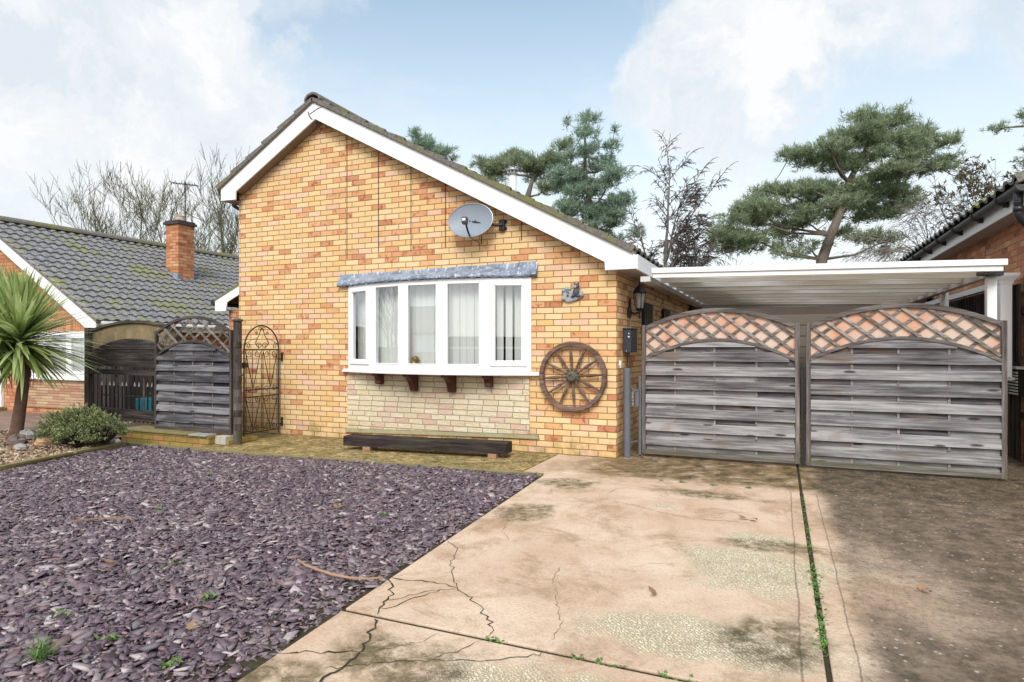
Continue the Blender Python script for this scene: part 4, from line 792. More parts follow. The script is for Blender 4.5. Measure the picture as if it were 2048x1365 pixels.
# ------------------------------------------------------------------ neighbour on the left
def build_left_house():
    T = thing('neighbour_house', 'orange brick bungalow with mossy dark tiled roof left of the fence panels', 'house', (-13.7,.5,0)); Y, D = .5, 15.
    x0, x1 = -17.3, -10.15; zt = lambda x: 4.0 - .605*abs(x+13.72) - .05
    w = MB(); w.add([(x0,Y,-.05),(x1,Y,-.05),(x1,Y,zt(x1)),(-13.72,Y,zt(-13.72)),(x0,Y,zt(x0))], [(0,1,2,3,4)]); w.add([(x1,Y,-.05),(x1,D,-.05),(x1,D,zt(x1)),(x1,Y,zt(x1))], [(0,1,2,3)]); w.add([(x0,Y,-.05),(x0,Y,zt(x0)),(x0,D,zt(x0)),(x0,D,-.05)], [(0,1,2,3)]); w.add([(x0,D,-.05),(x1,D,-.05),(x1,D,zt(x1)),(-13.72,D,zt(-13.72)),(x0,D,zt(x0))], [(0,1,2,3,4)])
    part('wall', w, m_brick_left, T)
    rf = MB(); tiled_slope(rf, -13.72, 4.05, -9.86, 1.80, Y-.2, D, .25, .21, .017, .028, 8); tiled_slope(rf, -13.72, 4.05, -17.58, 1.80, Y-.2, D, .335, .30, .02, .03, 6); roof = part('roof', rf, m_tile, T)
    rt = MB(); ridge_tiles(rt, -13.72, 4.08, Y-.21, D, .12, .05); part('ridge_tile', rt, m_tile_main, roof)
    c = MB(); c.box(-12.36,-11.92,3.65,4.10,2.6,4.36); ch = part('chimney', c, m_brick_left, roof); k = MB(); k.box(-12.41,-11.87,3.60,4.15,4.36,4.42); k.box(-12.38,-11.90,3.63,4.12,4.42,4.46); part('chimney_cap', k, plain('dark cap', (.06,.05,.05,1), .9), ch); k = MB(); k.lathe([(.11,0),(.10,.13),(.115,.14),(.10,.16),(.001,.16)], (-12.13,3.88,4.46), n=14); part('chimney_pot', k, plain('cream pot', (.45,.36,.28,1), .8), ch)
    k = MB(); k.box(-12.44,-11.84,3.55,3.64,2.86,3.12); k.box(-11.915,-11.80,3.58,4.18,2.82,2.98); part('flashing', k, m_lead, ch)
    b = MB(); b.prism([(-13.70,4.00),(-9.90,1.785),(-9.90,1.64),(-10.16,1.64),(-13.70,3.79)], 'y', Y-.185, Y-.16); part('barge_board', b, m_barge, T, bevel=.003); b = MB(); b.prism([(-13.74,4.00),(-13.74,3.79),(-17.2,1.68),(-17.5,1.68),(-17.5,1.80)], 'y', Y-.185, Y-.16); part('barge_board', b, m_barge, T)
    v = MB(); v.prism([(-13.72,4.045),(-9.87,1.81),(-9.87,1.775),(-13.72,4.00)], 'y', Y-.198, Y-.1); part('verge', v, m_under, roof)
    g = MB(); g.box(-9.96,-9.94,Y-.16,D,1.62,1.80); g.box(-10.145,-9.96,Y-.16,D,1.62,1.635); part('fascia', g, m_white, T); g = MB(); g.tube([(-9.90,Y-.1,1.765),(-9.90,D,1.75)], .05, 8); part('gutter', g, m_white, T, smooth=True)
    s = MB(); s.box(-12.45,-10.30,Y-.03,Y-.002,.10,.69); part('stone_panel', s, m_stone_left, T)
    pl = NT('soldier brick', .9, .2); pp = pl.pos(); px_ = pl.xyz(pp)[0]; fr = pl.M('FRACT', pl.M('DIVIDE', px_, .075)); rr = pl.n('ShaderNodeTexWhiteNoise', {'noise_dimensions':'1D'}, W=pl.M('FLOOR', pl.M('DIVIDE', px_, .075))).outputs[0]
    pl.color(pl.mix(pl.smooth(pl.M('MINIMUM', fr, pl.M('SUBTRACT', 1., fr)), .05, .12), S(170,130,100,.7), pl.ramp(rr, PAL2, 'CONSTANT'))); s = MB(); s.box(-12.5,-10.25,Y-.006,Y-.001,1.615,1.83); part('lintel', s, pl.m, T)
    f = MB(); 
    for (a,b_,c_,d_) in ((-12.36,-12.26,.70,1.61),(-10.40,-10.30,.70,1.61),(-11.0,-10.86,.78,1.53),(-12.26,-10.40,.70,.78),(-12.26,-10.40,1.53,1.61)): f.box(a,b_,Y-.05,Y-.003,c_,d_)
    f.box(-10.86,-10.82,Y-.06,Y-.01,.78,1.53); f.box(-10.44,-10.40,Y-.06,Y-.01,.78,1.53); f.box(-10.82,-10.44,Y-.06,Y-.01,.78,.83); f.box(-10.82,-10.44,Y-.06,Y-.01,1.48,1.53); f.box(-12.44,-10.24,Y-.10,Y-.003,.665,.70)
    win = part('window', f, m_white, T, bevel=.004); g = MB(); g.box(-12.26,-11.0,Y-.034,Y-.028,.78,1.53); part('pane', g, m_glass, win); g = MB(); g.box(-10.82,-10.44,Y-.042,Y-.036,.83,1.48); part('pane', g, m_glass, win)
    cu = MB(); n = 80; vs = []
    for i in range(n+1): x = -12.28 + 1.90*i/n; y = Y - .010 + .005*math.sin(i*.9) ; vs += [(x,y,.76),(x,y,1.55)]
    cu.add(vs, [(2*i,2*i+2,2*i+3,2*i+1) for i in range(n)]); part('net_curtain', cu, m_curtain, win)
    d = MB(); d.box(-14.6,-13.10,Y-.06,Y-.003,.06,1.72); door = part('door', d, m_white, T, bevel=.004); k = MB(); k.box(-14.5,-13.22,Y-.066,Y-.061,.2,1.62); part('door_panel', k, m_white, door)
    k = MB(); k.box(-14.7,-13.0,Y-.25,Y-.003,-.02,.05); part('step', k, m_kerb, T)
build_left_house()
def build_aerial():
    p = Vector((-12.05,3.95,4.46)); T = thing('tv_aerial', 'thin television aerial rising above the neighbouring brick chimney', 'aerial', p)
    k = MB(); k.tube([p-Vector((0,0,.5)), p+Vector((0,0,1.02))], .014, 6); part('mast', k, m_black, T)
    k = MB(); a = p + Vector((-.32,-.13,1.0)); b = p + Vector((.30,.12,.92)); k.tube([a,b], .010, 5)
    for i in range(9): q = a + (b-a)*i/8; k.tube([q+Vector((-.05,.12,0)), q+Vector((.05,-.12,0))], .006, 4); k.tube([q, q+Vector((0,0,.07 if i%2 else -.05))], .006, 4)
    part('boom', k, m_black, T)
build_aerial()

# ------------------------------------------------------------------ right neighbour, carport, garage
def build_right_house():
    T = thing('neighbour_house', 'brown brick house with black gutter at the right edge, beside the carport', 'house', (4.35,1.,0)); X, Y, D = 4.35, .92, 15.; XR = 8.6; ze = 3.03; zr = 5.3
    zt = lambda x: ze + (x-4.06)*(zr-ze)/(XR-4.06)
    w = MB(); w.add([(X,Y,-.1),(X,D,-.1),(X,D,2.9),(X,Y,2.9)], [(0,1,2,3)]); w.add([(X,Y,-.1),(2*XR-X,Y,-.1),(2*XR-X,Y,2.9),(XR,Y,zt(XR)-.1),(X,Y,2.9)], [(0,1,2,3,4)]); w.add([(2*XR-X,Y,-.1),(2*XR-X,D,-.1),(2*XR-X,D,2.9),(2*XR-X,Y,2.9)], [(0,1,2,3)]); w.add([(X,D,-.1),(2*XR-X,D,-.1),(2*XR-X,D,2.9),(XR,D,zt(XR)-.1),(X,D,2.9)], [(0,1,2,3,4)])
    part('wall', w, m_brick_right, T)
    rf = MB(); tiled_slope(rf, XR, zr+.03, 4.0, ze+.01, Y-.26, D, .335, .30, .022, .03, 8); tiled_slope(rf, XR, zr+.03, 2*XR-4.0, ze+.01, Y-.26, D, .335, .3, .022, .03, 4); roof = part('roof', rf, m_tile, T)
    v = MB(); v.prism([(4.02,ze-.03),(XR,zr-.01),(XR,zr+.03),(4.02,ze+.01)], 'y', Y-.25, Y-.1); part('verge', v, m_under, roof)
    s = MB(); s.box(4.121,X-.002,Y-.22,D,2.800,2.815); part('soffit', s, m_soffit, T); f = MB(); f.box(4.10,4.12,Y-.22,D,2.79,3.0); part('fascia', f, m_barge, T)
    b = MB(); b.prism([(4.08,2.80),(4.6,2.80),(XR,zr-.30),(XR,zr-.03),(4.08,ze-.06)], 'y', Y-.245, Y-.222); part('barge_board', b, m_barge, T)
    g = MB(); n = 10; prof = [(4.04+.062*math.cos(a), 2.965+.062*math.sin(a)) for a in np.linspace(math.pi, 2*math.pi, n)] + [(4.04+.056*math.cos(a), 2.965+.056*math.sin(a)) for a in np.linspace(2*math.pi, math.pi, n)]
    g.prism(prof, 'y', Y-.30, D); g.prism([(4.04+.066*math.cos(a), 2.967+.066*math.sin(a)) for a in np.linspace(math.pi, 2*math.pi, n)], 'y', Y-.31, Y-.302); gut = part('gutter', g, plain('aged black gutter', (.045,.046,.05,1), .42, .5, var=.4, scale=5), T)
    for i in range(12):
        y = Y + .35 + i*.95; k = MB(); k.tube([(4.04+.07*math.cos(a), y, 2.965+.07*math.sin(a)) for a in np.linspace(math.pi*.95, 2.05*math.pi, 9)], .012, 6); k.box(4.04,4.098,y-.02,y+.02,2.86,2.90); part('bracket', k, m_black, gut)
    k = MB(); k.tube([(4.04,Y-.16,2.93),(4.04,Y-.16,2.74)], .04, 12); k.tube([(4.04,Y-.16,2.76),(4.04,Y-.15,2.69),(4.07,Y-.13,2.64),(4.27,Y+.02,2.50),(4.30,Y+.05,2.44),(4.30,Y+.05,2.3),(4.30,Y+.05,.1)], .036, 12); k.lathe([(.046,0),(.046,.05)], (4.04,Y-.16,2.72), n=12); k.lathe([(.044,0),(.044,.02)], (4.04,Y-.16,2.80), n=12); part('downpipe', k, m_blackplastic, T, True)
    m = MB(); m.box(4.26,4.348,1.55,1.86,.76,1.06); mb = part('meter_box', m, m_dark, T); k = MB()
    for i in range(8): z = .775+i*.035; k.bar((4.255,1.55,z),(4.255,1.86,z),.012,.016)
    k.box(4.25,4.348,1.53,1.88,1.06,1.09); part('louvre', k, m_cream, mb)
build_right_house()
k = MB()
for i in range(28): y = 1.62 + i*.145; k.box(4.285,4.31,y,y+.085,.02,2.04)
k.box(4.315,4.345,1.6,5.7,.5,.56); k.box(4.315,4.345,1.6,5.7,1.7,1.76)
single('slat_screen', k, m_trellis, 'dark upright timber slats fixed along the right neighbouring brick wall', 'screen', (4.3,1.6,0))
k = MB(); k.box(4.20,4.24,1.83,1.87,.6,2.12); single('screen_post', k, m_lattice, 'thin grey timber upright beside the white downpipe', 'post', (4.22,1.85,.6))
T = thing('rain_hopper', 'white plastic rain hopper and square downpipe beside the right gate post', 'downpipe', (4.17,1.66,.94))
k = MB(); cx, cy = 4.17, 1.66
def frus(mb, cx, cy, z0, z1, a, b, d0, d1): mb.add([(cx-a,cy-d0,z0),(cx+a,cy-d0,z0),(cx+a,cy+d0,z0),(cx-a,cy+d0,z0),(cx-b,cy-d1,z1),(cx+b,cy-d1,z1),(cx+b,cy+d1,z1),(cx-b,cy+d1,z1)], [(0,3,2,1),(4,5,6,7),(0,1,5,4),(1,2,6,5),(2,3,7,6),(3,0,4,7)])
frus(k,cx,cy,2.07,2.13,.07,.12,.06,.09); frus(k,cx,cy,2.13,2.165,.12,.12,.09,.09); frus(k,cx,cy,2.04,2.07,.062,.07,.055,.06); part('hopper', k, m_white, T, bevel=.003)
k = MB(); frus(k,cx,cy,.96,2.045,.055,.055,.05,.05); k.box(cx-.03,cx+.16,cy-.03,cy+.03,.93,.962); part('pipe', k, m_white, T, bevel=.004)

def build_carport():
    T = thing('carport', 'white framed lean to carport with mould streaked translucent roof behind the timber gates', 'carport', (2.,2.6,0)); zx = lambda x: 2.215 - .0232*(x-.43)
    s = MB(); Y0, Y1 = .0, 5.1; ny, nx = 260, 6; vs = []
    for j in range(ny+1):
        y = Y0 + .02 + (Y1-Y0-.03)*j/ny
        for i in range(nx+1): x = .40 + 3.33*i/nx; vs.append((x, y, zx(x) - .05 + .003*math.sin(y*2*math.pi/.211)))
    s.add(vs, [(j*(nx+1)+i, j*(nx+1)+i+1, (j+1)*(nx+1)+i+1, (j+1)*(nx+1)+i) for j in range(ny) for i in range(nx)])
    part('roof_sheet', s, m_poly, T)
    for i in range(1,9): y = Y0 + .014 + i*.633; k = MB(); k.bar((.40,y,zx(.40)-.078),(3.73,y,zx(3.73)-.078),.055,.05); part('glazing_bar', k, m_white, T)
    k = MB(); k.prism([(.42,zx(.42)-.055),(3.735,zx(3.735)-.055),(3.735,zx(3.735)+.004),(.42,zx(.42)+.004)], 'y', -.05, .015); k.prism([(.43,zx(.43)-.108),(3.705,zx(3.705)-.108),(3.705,zx(3.705)-.057),(.43,zx(.43)-.057)], 'y', -.03, .015); part('front_beam', k, m_white, T, bevel=.004)
    k = MB(); k.box(3.66,3.74,.40,5.1,2.01,2.085); part('side_beam', k, m_cream, T, bevel=.004)
    k = MB(); k.box(3.67,3.79,.28,.42,2.02,2.07); k.box(3.60,3.66,.05,.42,2.03,2.075); part('beam_clamp', k, m_black, T)
    k = MB(); k.box(.287,.40,-.02,5.1,2.07,2.13); part('wall_plate', k, m_cream, T); k = MB(); k.box(4.12,4.20,1.95,6.,2.02,2.09); part('rear_gutter', k, m_cream, T)
    k = MB(); k.box(.40,3.73,5.09,5.16,2.03,2.10); part('back_beam', k, m_cream, T)
    for y in (.45,2.40,5.0): k = MB(); k.box(3.687,3.772,y-.042,y+.042,0,2.009); part('post', k, m_white if y < 2 else m_cream, T, bevel=.005)
build_carport()
T = thing('garage', 'brown flat roofed garage at the back of the carport', 'garage', (2.,6.3,0)); k = MB(); k.box(.05,4.25,6.3,10.5,-.05,2.25); part('wall', k, plain('brown painted garage wall', (.10,.08,.065,1), .85, .2, var=.25, scale=2), T)
k = MB(); k.box(.0,4.3,6.2,10.6,2.25,2.40); part('roof', k, plain('felt', (.05,.05,.05,1), .9), T); k = MB()
for i in range(9): k.box(.75,3.2,6.265,6.29,.02+i*.215,.02+i*.215+.205)
part('door', k, plain('taupe door paint', (.15,.125,.10,1), .6, .3, var=.1), T, bevel=.006); k = MB(); k.box(.64,.745,6.27,6.298,0,2.06); k.box(3.205,3.31,6.27,6.298,0,2.06); part('door_frame', k, m_cream, T)

# ------------------------------------------------------------------ ground, drive, path, gravel
k = MB(); k.add([(-900,-900,-.09),(900,-900,-.09),(900,900,-.09),(-900,900,-.09)], [(0,1,2,3)]); struct('ground', k, m_ground)
k = MB(); k.box(-60,60,-21,-13.5,-.088,-.07); struct('road', k, m_asphalt)
k = MB(); k.box(-60,60,-13.49,-11.5,-.088,.0); struct('pavement', k, m_conc, bevel=.01)
lx = lambda y: -.456 + (-1.227-y)*.0627
k = MB()
for poly in ([(lx(-1.045),-1.045),(1.936,-1.045),(1.947,-4.685),(lx(-4.685),-4.685)], [(lx(-4.715),-4.715),(1.945,-4.715),(1.955,-11.5),(lx(-11.5),-11.5)], [(-.72,-.012),(-.72,-1.21),(lx(-1.21),-1.21),(lx(-1.03),-1.022),(1.938,-1.022),(1.945,6.2),(.004,6.2),(.004,-.012)],
             [(1.966,-1.055),(4.34,-1.055),(4.5,-11.5),(1.976,-11.5)], [(1.962,-1.030),(4.34,-1.030),(4.34,6.2),(1.962,6.2)]): k.prism(poly, 'z', -.085, 0.)
struct('driveway', k, m_conc, bevel=.006)
k = MB(); k.add([(-.5,-8,-.011),(4.4,-8,-.011),(4.4,6,-.011),(-.5,6,-.011)], [(0,1,2,3)]); struct('joint_soil', k, m_joint)
k = MB(); k.prism([(-5.95,-.02),(-5.95,-.58),(-5.25,-.58),(-5.25,-1.40),(-4.40,-1.385),(-.735,-1.15),(-.735,-.015)], 'z', -.085, -.002); struct('path', k, m_path)
k = MB(); kp = [(-7.0,-1.36,-.035),(-5.9,-1.345,-.025),(-5.2,-1.41,-.01),(-4.4,-1.43,.004),(-2.6,-1.335,.008),(-.47,-1.225,.008)]
for a, b in zip(kp, kp[1:]): k.add([(a[0],a[1]-.04,-.085),(b[0],b[1]-.04,-.085),(b[0],b[1]+.04,-.085),(a[0],a[1]+.04,-.085),(a[0],a[1]-.036,a[2]),(b[0],b[1]-.036,b[2]),(b[0],b[1]+.036,b[2]),(a[0],a[1]+.036,a[2])], [(0,3,2,1),(4,5,6,7),(0,1,5,4),(1,2,6,5),(2,3,7,6),(3,0,4,7)])
k.box(-7.0,-5.27,-1.31,-1.195,-.085,-.045); struct('path_kerb', k, m_kerb)
k = MB(); pts = [(-6.47,-1.50),(-6.33,-2.1),(-6.20,-2.7),(-6.05,-3.2),(-5.85,-4.0)]
for a, b in zip(pts, pts[1:]): k.bar((*a,-.012),(*b,-.012),.055,.06)
struct('bed_kerb', k, m_kerb, bevel=.008)
k = MB(); k.add([(-6.5,-1.40,-.072),(-.45,-1.22,-.036),(-.15,-7.4,-.036),(-6.,-7.4,-.072)], [(0,3,2,1)]); struct('gravel_base', k, m_dark)
k = MB(); k.add([(-10.2,-1.2,-.03),(-6.45,-1.45,-.01),(-5.9,-3.7,-.01),(-6.0,-7.,-.01),(-10.2,-7.,-.03)], [(0,1,2,3,4)]); struct('bark_bed', k, m_dark)
k = MB(); k.add([(-24,-11.5,-.05),(-9.2,-11.5,-.05),(-8.6,-3.,-.03),(-7.3,-1.3,-.03),(-7.05,-.55,-.02),(-5.99,-.55,-.02),(-5.99,.48,-.02),(-24,.48,-.02)], [tuple(range(8))]); struct('neighbour_drive', k, m_paving)

def chips_mesh(name, pts, size, mat, rng, tilt=.35, thick=(.15,.3), zspread=.03, z0=-.03, slope=0):
    n = len(pts); K = 5; ang = np.sort(rng.uniform(0, 2*np.pi, (n,K))*.22 + np.arange(K)*2*np.pi/K, axis=1)
    L = rng.lognormal(math.log(size), .46, n).clip(.015,.12); asp = rng.uniform(.34,.72,n); rad = .5*rng.uniform(.72,1.2,(n,K))
    u = np.cos(ang)*rad*L[:,None]; v = np.sin(ang)*rad*L[:,None]*asp[:,None]; th = L*rng.uniform(*thick,n)
    rot = rng.uniform(0,2*np.pi,n); ax = rng.normal(0,tilt,n); ay = rng.normal(0,tilt,n)
    top = np.stack([u, v, np.repeat(th[:,None]/2,K,1)], -1); bot = np.stack([u*.94, v*.94, -np.repeat(th[:,None]/2,K,1)], -1)
    V = np.concatenate([top, bot], 1)  # n,2K,3
    cx, sx, cy, sy, cz, sz = np.cos(ax), np.sin(ax), np.cos(ay), np.sin(ay), np.cos(rot), np.sin(rot)
    def app(M): 
        nonlocal V; V = np.einsum('nij,nkj->nki', M, V)
    Z, O = np.zeros(n), np.ones(n)
    app(np.stack([np.stack([cz,-sz,Z],-1),np.stack([sz,cz,Z],-1),np.stack([Z,Z,O],-1)],1)); app(np.stack([np.stack([O,Z,Z],-1),np.stack([Z,cx,-sx],-1),np.stack([Z,sx,cx],-1)],1)); app(np.stack([np.stack([cy,Z,sy],-1),np.stack([Z,O,Z],-1),np.stack([-sy,Z,cy],-1)],1))
    V[:,:,0] += pts[:,0:1]; V[:,:,1] += pts[:,1:2]; V[:,:,2] += (z0 + rng.uniform(0,1,n)**1.3*zspread - .035*np.clip((-3.0-pts[:,0])/3.,0,1)*(slope))[:,None]
    V = V.reshape(-1,3); base = (np.arange(n)*2*K)[:,None]; loops = []; 
    side = np.array([[k,(k+K),(k+1)%K+K,(k+1)%K] for k in range(K)])
    topf = base + np.arange(K)[None]; sidef = (base[:,:,None] + side[None]).reshape(-1,4)
    me = bpy.data.meshes.new(name); me.vertices.add(len(V)); me.vertices.foreach_set('co', V.astype(np.float32).ravel())
    lp = np.concatenate([topf.ravel(), sidef.ravel()]); me.loops.add(len(lp)); me.loops.foreach_set('vertex_index', lp.astype(np.int32))
    st = np.concatenate([np.arange(n)*K, n*K + np.arange(len(sidef))*4]); tot = np.concatenate([np.full(n,K), np.full(len(sidef),4)])
    me.polygons.add(len(st)); me.polygons.foreach_set('loop_start', st.astype(np.int32)); me.update(calc_edges=True); me.validate()
    me.materials.append(mat); o = bpy.data.objects.new(name, me); C.objects.link(o); return o
def inpoly(p, poly):
    x, y = p[:,0], p[:,1]; ins = np.zeros(len(p), bool); j = len(poly)-1
    for i in range(len(poly)):
        xi, yi = poly[i]; xj, yj = poly[j]; c = ((yi > y) != (yj > y)) & (x < (xj-xi)*(y-yi)/(yj-yi+1e-12)+xi); ins ^= c; j = i
    return ins
cam = np.array([1.778,-7.238])
def keep(p, m=1.3): # leave out chips far outside anything the photo could see
    d = p - cam; return (d[:,0]*.592 + d[:,1]*1.151)/1.294 > -m
P = RNG.uniform([-6.5,-6.6],[-.15,-1.2],(135000,2)); G = [(-6.46,-1.42),(-5.2,-1.44),(-4.4,-1.475),(-.49,-1.27),(lx(-6.6)-.02,-6.6),(-5.5,-6.6),(-5.9,-3.9),(-6.03,-3.2),(-6.31,-2.1)]
P = P[inpoly(P, G) & keep(P)]
o = chips_mesh('slate_chippings', P, .046, m_slate, RNG, .27, (.05,.12), .034, -.03, 1); o['kind'] = 'stuff'; o['label'] = 'plum purple slate chippings covering the front garden'
P = RNG.uniform([-9.5,-4.5],[-5.8,-1.2],(15000,2)); P = P[inpoly(P, [(-9.4,-1.3),(-6.5,-1.5),(-6.07,-3.2),(-5.9,-4.0),(-8.2,-4.2)]) & keep(P, .8)]
o = chips_mesh('bark_chippings', P, .045, m_chip, RNG, .4, (.12,.25), .03, -.012); o['kind'] = 'stuff'; o['label'] = 'pale bark chippings around the spiky palm'

# cracks
def cracks():
    segs = [([(-.266,-4.265),(-.025,-4.218),(.161,-4.24),(.329,-4.362),(.466,-4.497),(.549,-4.618),(.56,-4.68)], .010), ([(-.27,-4.27),(-.12,-4.45),(-.09,-4.577),(-.044,-4.686)], .013), ([(-.03,-4.72),(.031,-4.83),(.08,-4.917),(.123,-5.046),(.118,-5.14),(.114,-5.288),(.02,-5.45)], .014),
            ([(.16,-4.24),(.081,-4.289),(.004,-4.468),(-.026,-4.60),(-.07,-4.62)], .008), ([(.06,-4.30),(-.062,-4.461),(-.09,-4.52)], .006), ([(.15,-4.23),(-.058,-3.928),(-.149,-3.665),(-.311,-3.507)], .006), ([(.56,-3.7),(.593,-3.911),(.70,-4.15),(.828,-4.43),(.83,-4.60)], .003), ([(.84,-4.72),(.759,-4.80),(.605,-4.908),(.498,-4.931),(.36,-5.0),(.2,-5.1),(.06,-5.2)], .007),
            ([(.361,-1.85),(.361,-1.711),(.39,-1.548)], .005), ([(.45,-2.02),(.671,-2.097),(.9,-2.22),(1.159,-2.31),(1.499,-2.266)], .005), ([(-.33,-2.75),(-.12,-2.9),(-.05,-3.15),(.08,-3.35)], .003), ([(.55,-4.72),(.50,-4.83),(.43,-4.95)], .006), ([(.1,-5.03),(-.1,-5.12),(-.2,-5.18)], .013), ([(.33,-4.73),(.30,-4.86),(.16,-5.0)], .004), ([(-.38,-2.05),(-.2,-2.0),(-.13,-1.9),(-.18,-1.78)], .004), ([(.95,-3.55),(1.05,-3.42),(1.25,-3.36)], .003)]
    k = MB(); rn = random.Random(8); k2 = MB()
    for pts, w in segs:
        fine = []
        for (a, b) in zip(pts, pts[1:]):
            n = max(2, int(math.hypot(b[0]-a[0], b[1]-a[1])/.028))
            for i in range(n): f = i/n; fine.append((a[0]+(b[0]-a[0])*f+rn.gauss(0,.008), a[1]+(b[1]-a[1])*f+rn.gauss(0,.008)))
        fine.append(pts[-1]); vs = []
        for i, p in enumerate(fine):
            q = fine[min(i+1,len(fine)-1)]; r = fine[max(i-1,0)]; d = Vector((q[0]-r[0], q[1]-r[1])); d = d.normalized() if d.length > 0 else Vector((1,0)); n_ = Vector((-d.y,d.x)); ww = w*.40*rn.uniform(.35,1.25)*(.3 if i in (0,len(fine)-1) else 1)
            vs += [(p[0]+n_.x*ww,p[1]+n_.y*ww,.0025),(p[0]-n_.x*ww,p[1]-n_.y*ww,.0025)]
        k.add(vs, [(2*i,2*i+1,2*i+3,2*i+2) for i in range(len(fine)-1)])
    o = struct('driveway_cracks', k, m_joint)
cracks()

# weeds and litter
k = MB(); rn = random.Random(12)
def sprig(x, y, n, r, l, w, z=0.): 
    for _ in range(n):
        a = rn.uniform(0,6.28); e = rn.uniform(.1,1.1); d = Vector((math.cos(a)*math.cos(e), math.sin(a)*math.cos(e), math.sin(e))); p = Vector((x+rn.gauss(0,r), y+rn.gauss(0,r), z)); s_ = Vector((-math.sin(a), math.cos(a), 0)); ll = l*rn.uniform(.5,1.2)
        k.add([p, p+d*ll*.5+s_*w, p+d*ll+Vector((0,0,-.2*ll)), p+d*ll*.5-s_*w], [(0,1,2,3)])
for i in range(110): sprig(1.954+rn.gauss(0,.008), rn.uniform(-4.3,-1.2), rn.randint(2,7), .008, .020, .005, -.006)
for i in range(40): sprig(1.954+rn.gauss(0,.010), rn.uniform(-4.2,-3.2), 7, .012, .024, .006, -.004)
for x in (.62,.98,1.08,1.16,1.36,1.44,.58): sprig(x, -4.70, 12, .012, .03, .009, -.008)
for x, y in ((.9,-1.035),(1.5,-1.035),(1.2,-1.03),(.7,-1.03)): sprig(x, y, 18, .015, .03, .009, -.005)
for x, y, n in ((-.981,-4.857,26),(-.985,-5.376,20),(-1.472,-5.332,14),(-.549,-5.428,24),(-1.071,-3.148,14),(-2.829,-3.743,16),(-3.6,-2.6,7),(-1.6,-4.6,6),(-.62,-2.2,6)): sprig(x, y, n, .02, .042, .009, .0)
struct('weeds', k, m_weed, 'stuff')['label'] = 'small green weeds in the drive joints and between slate chips'
k = MB()
for i in range(60):
    a = rn.uniform(0,6.28); e = rn.uniform(.5,1.3); p = Vector((-1.105+rn.gauss(0,.02), -5.6+rn.gauss(0,.02), -.01)); d = Vector((math.cos(a)*math.cos(e), math.sin(a)*math.cos(e), math.sin(e))); l = rn.uniform(.06,.13); s_ = Vector((-math.sin(a),math.cos(a),0))*.003
    k.add([p-s_, p+s_, p+d*l*.6+s_*.8, p+d*l+Vector((math.cos(a)*.02,math.sin(a)*.02,-.015)), p+d*l*.6-s_*.8], [(0,1,2,3,4)])
single('grass_tuft', k, m_weed, 'pale grass tuft growing through the slate in the left foreground', 'grass tuft', (-1.105,-5.6,-.01))
def strip(pts, w, th=.004):
    m = MB(); vs = []
    for i, p in enumerate(pts):
        q = Vector(pts[min(i+1,len(pts)-1)]) - Vector(pts[max(i-1,0)]); n = Vector((-q.y,q.x,0)).normalized(); f = math.sin(math.pi*(.12+.85*i/(len(pts)-1)))*w/2; p = Vector(p)
        vs += [p+n*f, p-n*f, p-n*f+Vector((0,0,th)), p+n*f+Vector((0,0,th*2.5))]
    m.add(vs, [(i*4+q,(i+1)*4+q,(i+1)*4+(q+1)%4,i*4+(q+1)%4) for i in range(len(pts)-1) for q in range(4)]); return m
single('dry_frond', strip([(-.90,-4.30,.03),(-.80,-4.345,.025),(-.67,-4.371,.02),(-.55,-4.39,.018),(-.436,-4.395,.02),(-.33,-4.37,.022),(-.262,-4.33,.025)], .011), m_frond, 'dry tan palm frond lying from the slate to the edge of the drive', 'dead leaf', (-.6,-4.37,.02), group='dry palm fronds')
single('dry_frond', strip([(-2.72,-4.06,.02),(-2.85,-4.14,.03),(-2.95,-4.22,.03),(-3.05,-4.30,.025)], .013), m_frond, 'dry brown palm frond lying on slate near the left edge', 'dead leaf', (-2.9,-4.2,.02), group='dry palm fronds')
def dead_leaf(x, y, lab, z=.004, s=1.):
    m = MB(); a = rn.uniform(0,6); 
    for q in range(2):
        c, sn = math.cos(a+q*1.9), math.sin(a+q*1.9); P_ = lambda u, v, h: (x+(u*c-v*sn)*s, y+(u*sn+v*c)*s, z+h*s)
        m.add([P_(0,0,0),P_(.02,.014,.012),P_(.045,.006,.006),P_(.06,0,.02),P_(.042,-.012,.016),P_(.018,-.014,.008)], [(0,1,2,3,4,5)])
    single('fallen_leaf', m, m_deadleaf, lab, 'dead leaf', (x,y,z), group='fallen leaves')
dead_leaf(1.565,-2.164,'curled pinkish brown leaf lying on the tan slab near the weedy joint', s=1.5); dead_leaf(1.17,-3.882,'small brown leaf lying in the middle of the tan slab'); dead_leaf(2.469,-3.282,'dark brown leaf lying on the stained right hand slab', s=1.1)
for x, y, lab in ((-1.9,-4.75,'orange leaf on the slate left of the dry frond'),(-.72,-5.2,'orange leaf on slate beside the tan drive edge, in the foreground'),(-1.5,-3.2,'orange leaf on slate in front of the round post')): dead_leaf(x, y, lab, .02, 1.1)
k = MB(); k.blob((-6.55,-1.60,.03), (.09,.05,.035), 9, .3, 3); single('white_litter', k, m_white, 'crumpled white scrap lying where shrub, slate and low wall meet', 'litter', (-6.55,-1.60,0))
def rock(c, r, seed, mat, lab): 
    m = MB(); m.blob(c, r, 9, .2, seed); single('rock', m, mat, lab, 'rock', (c[0],c[1],0), group='rocks around the spiky palm')
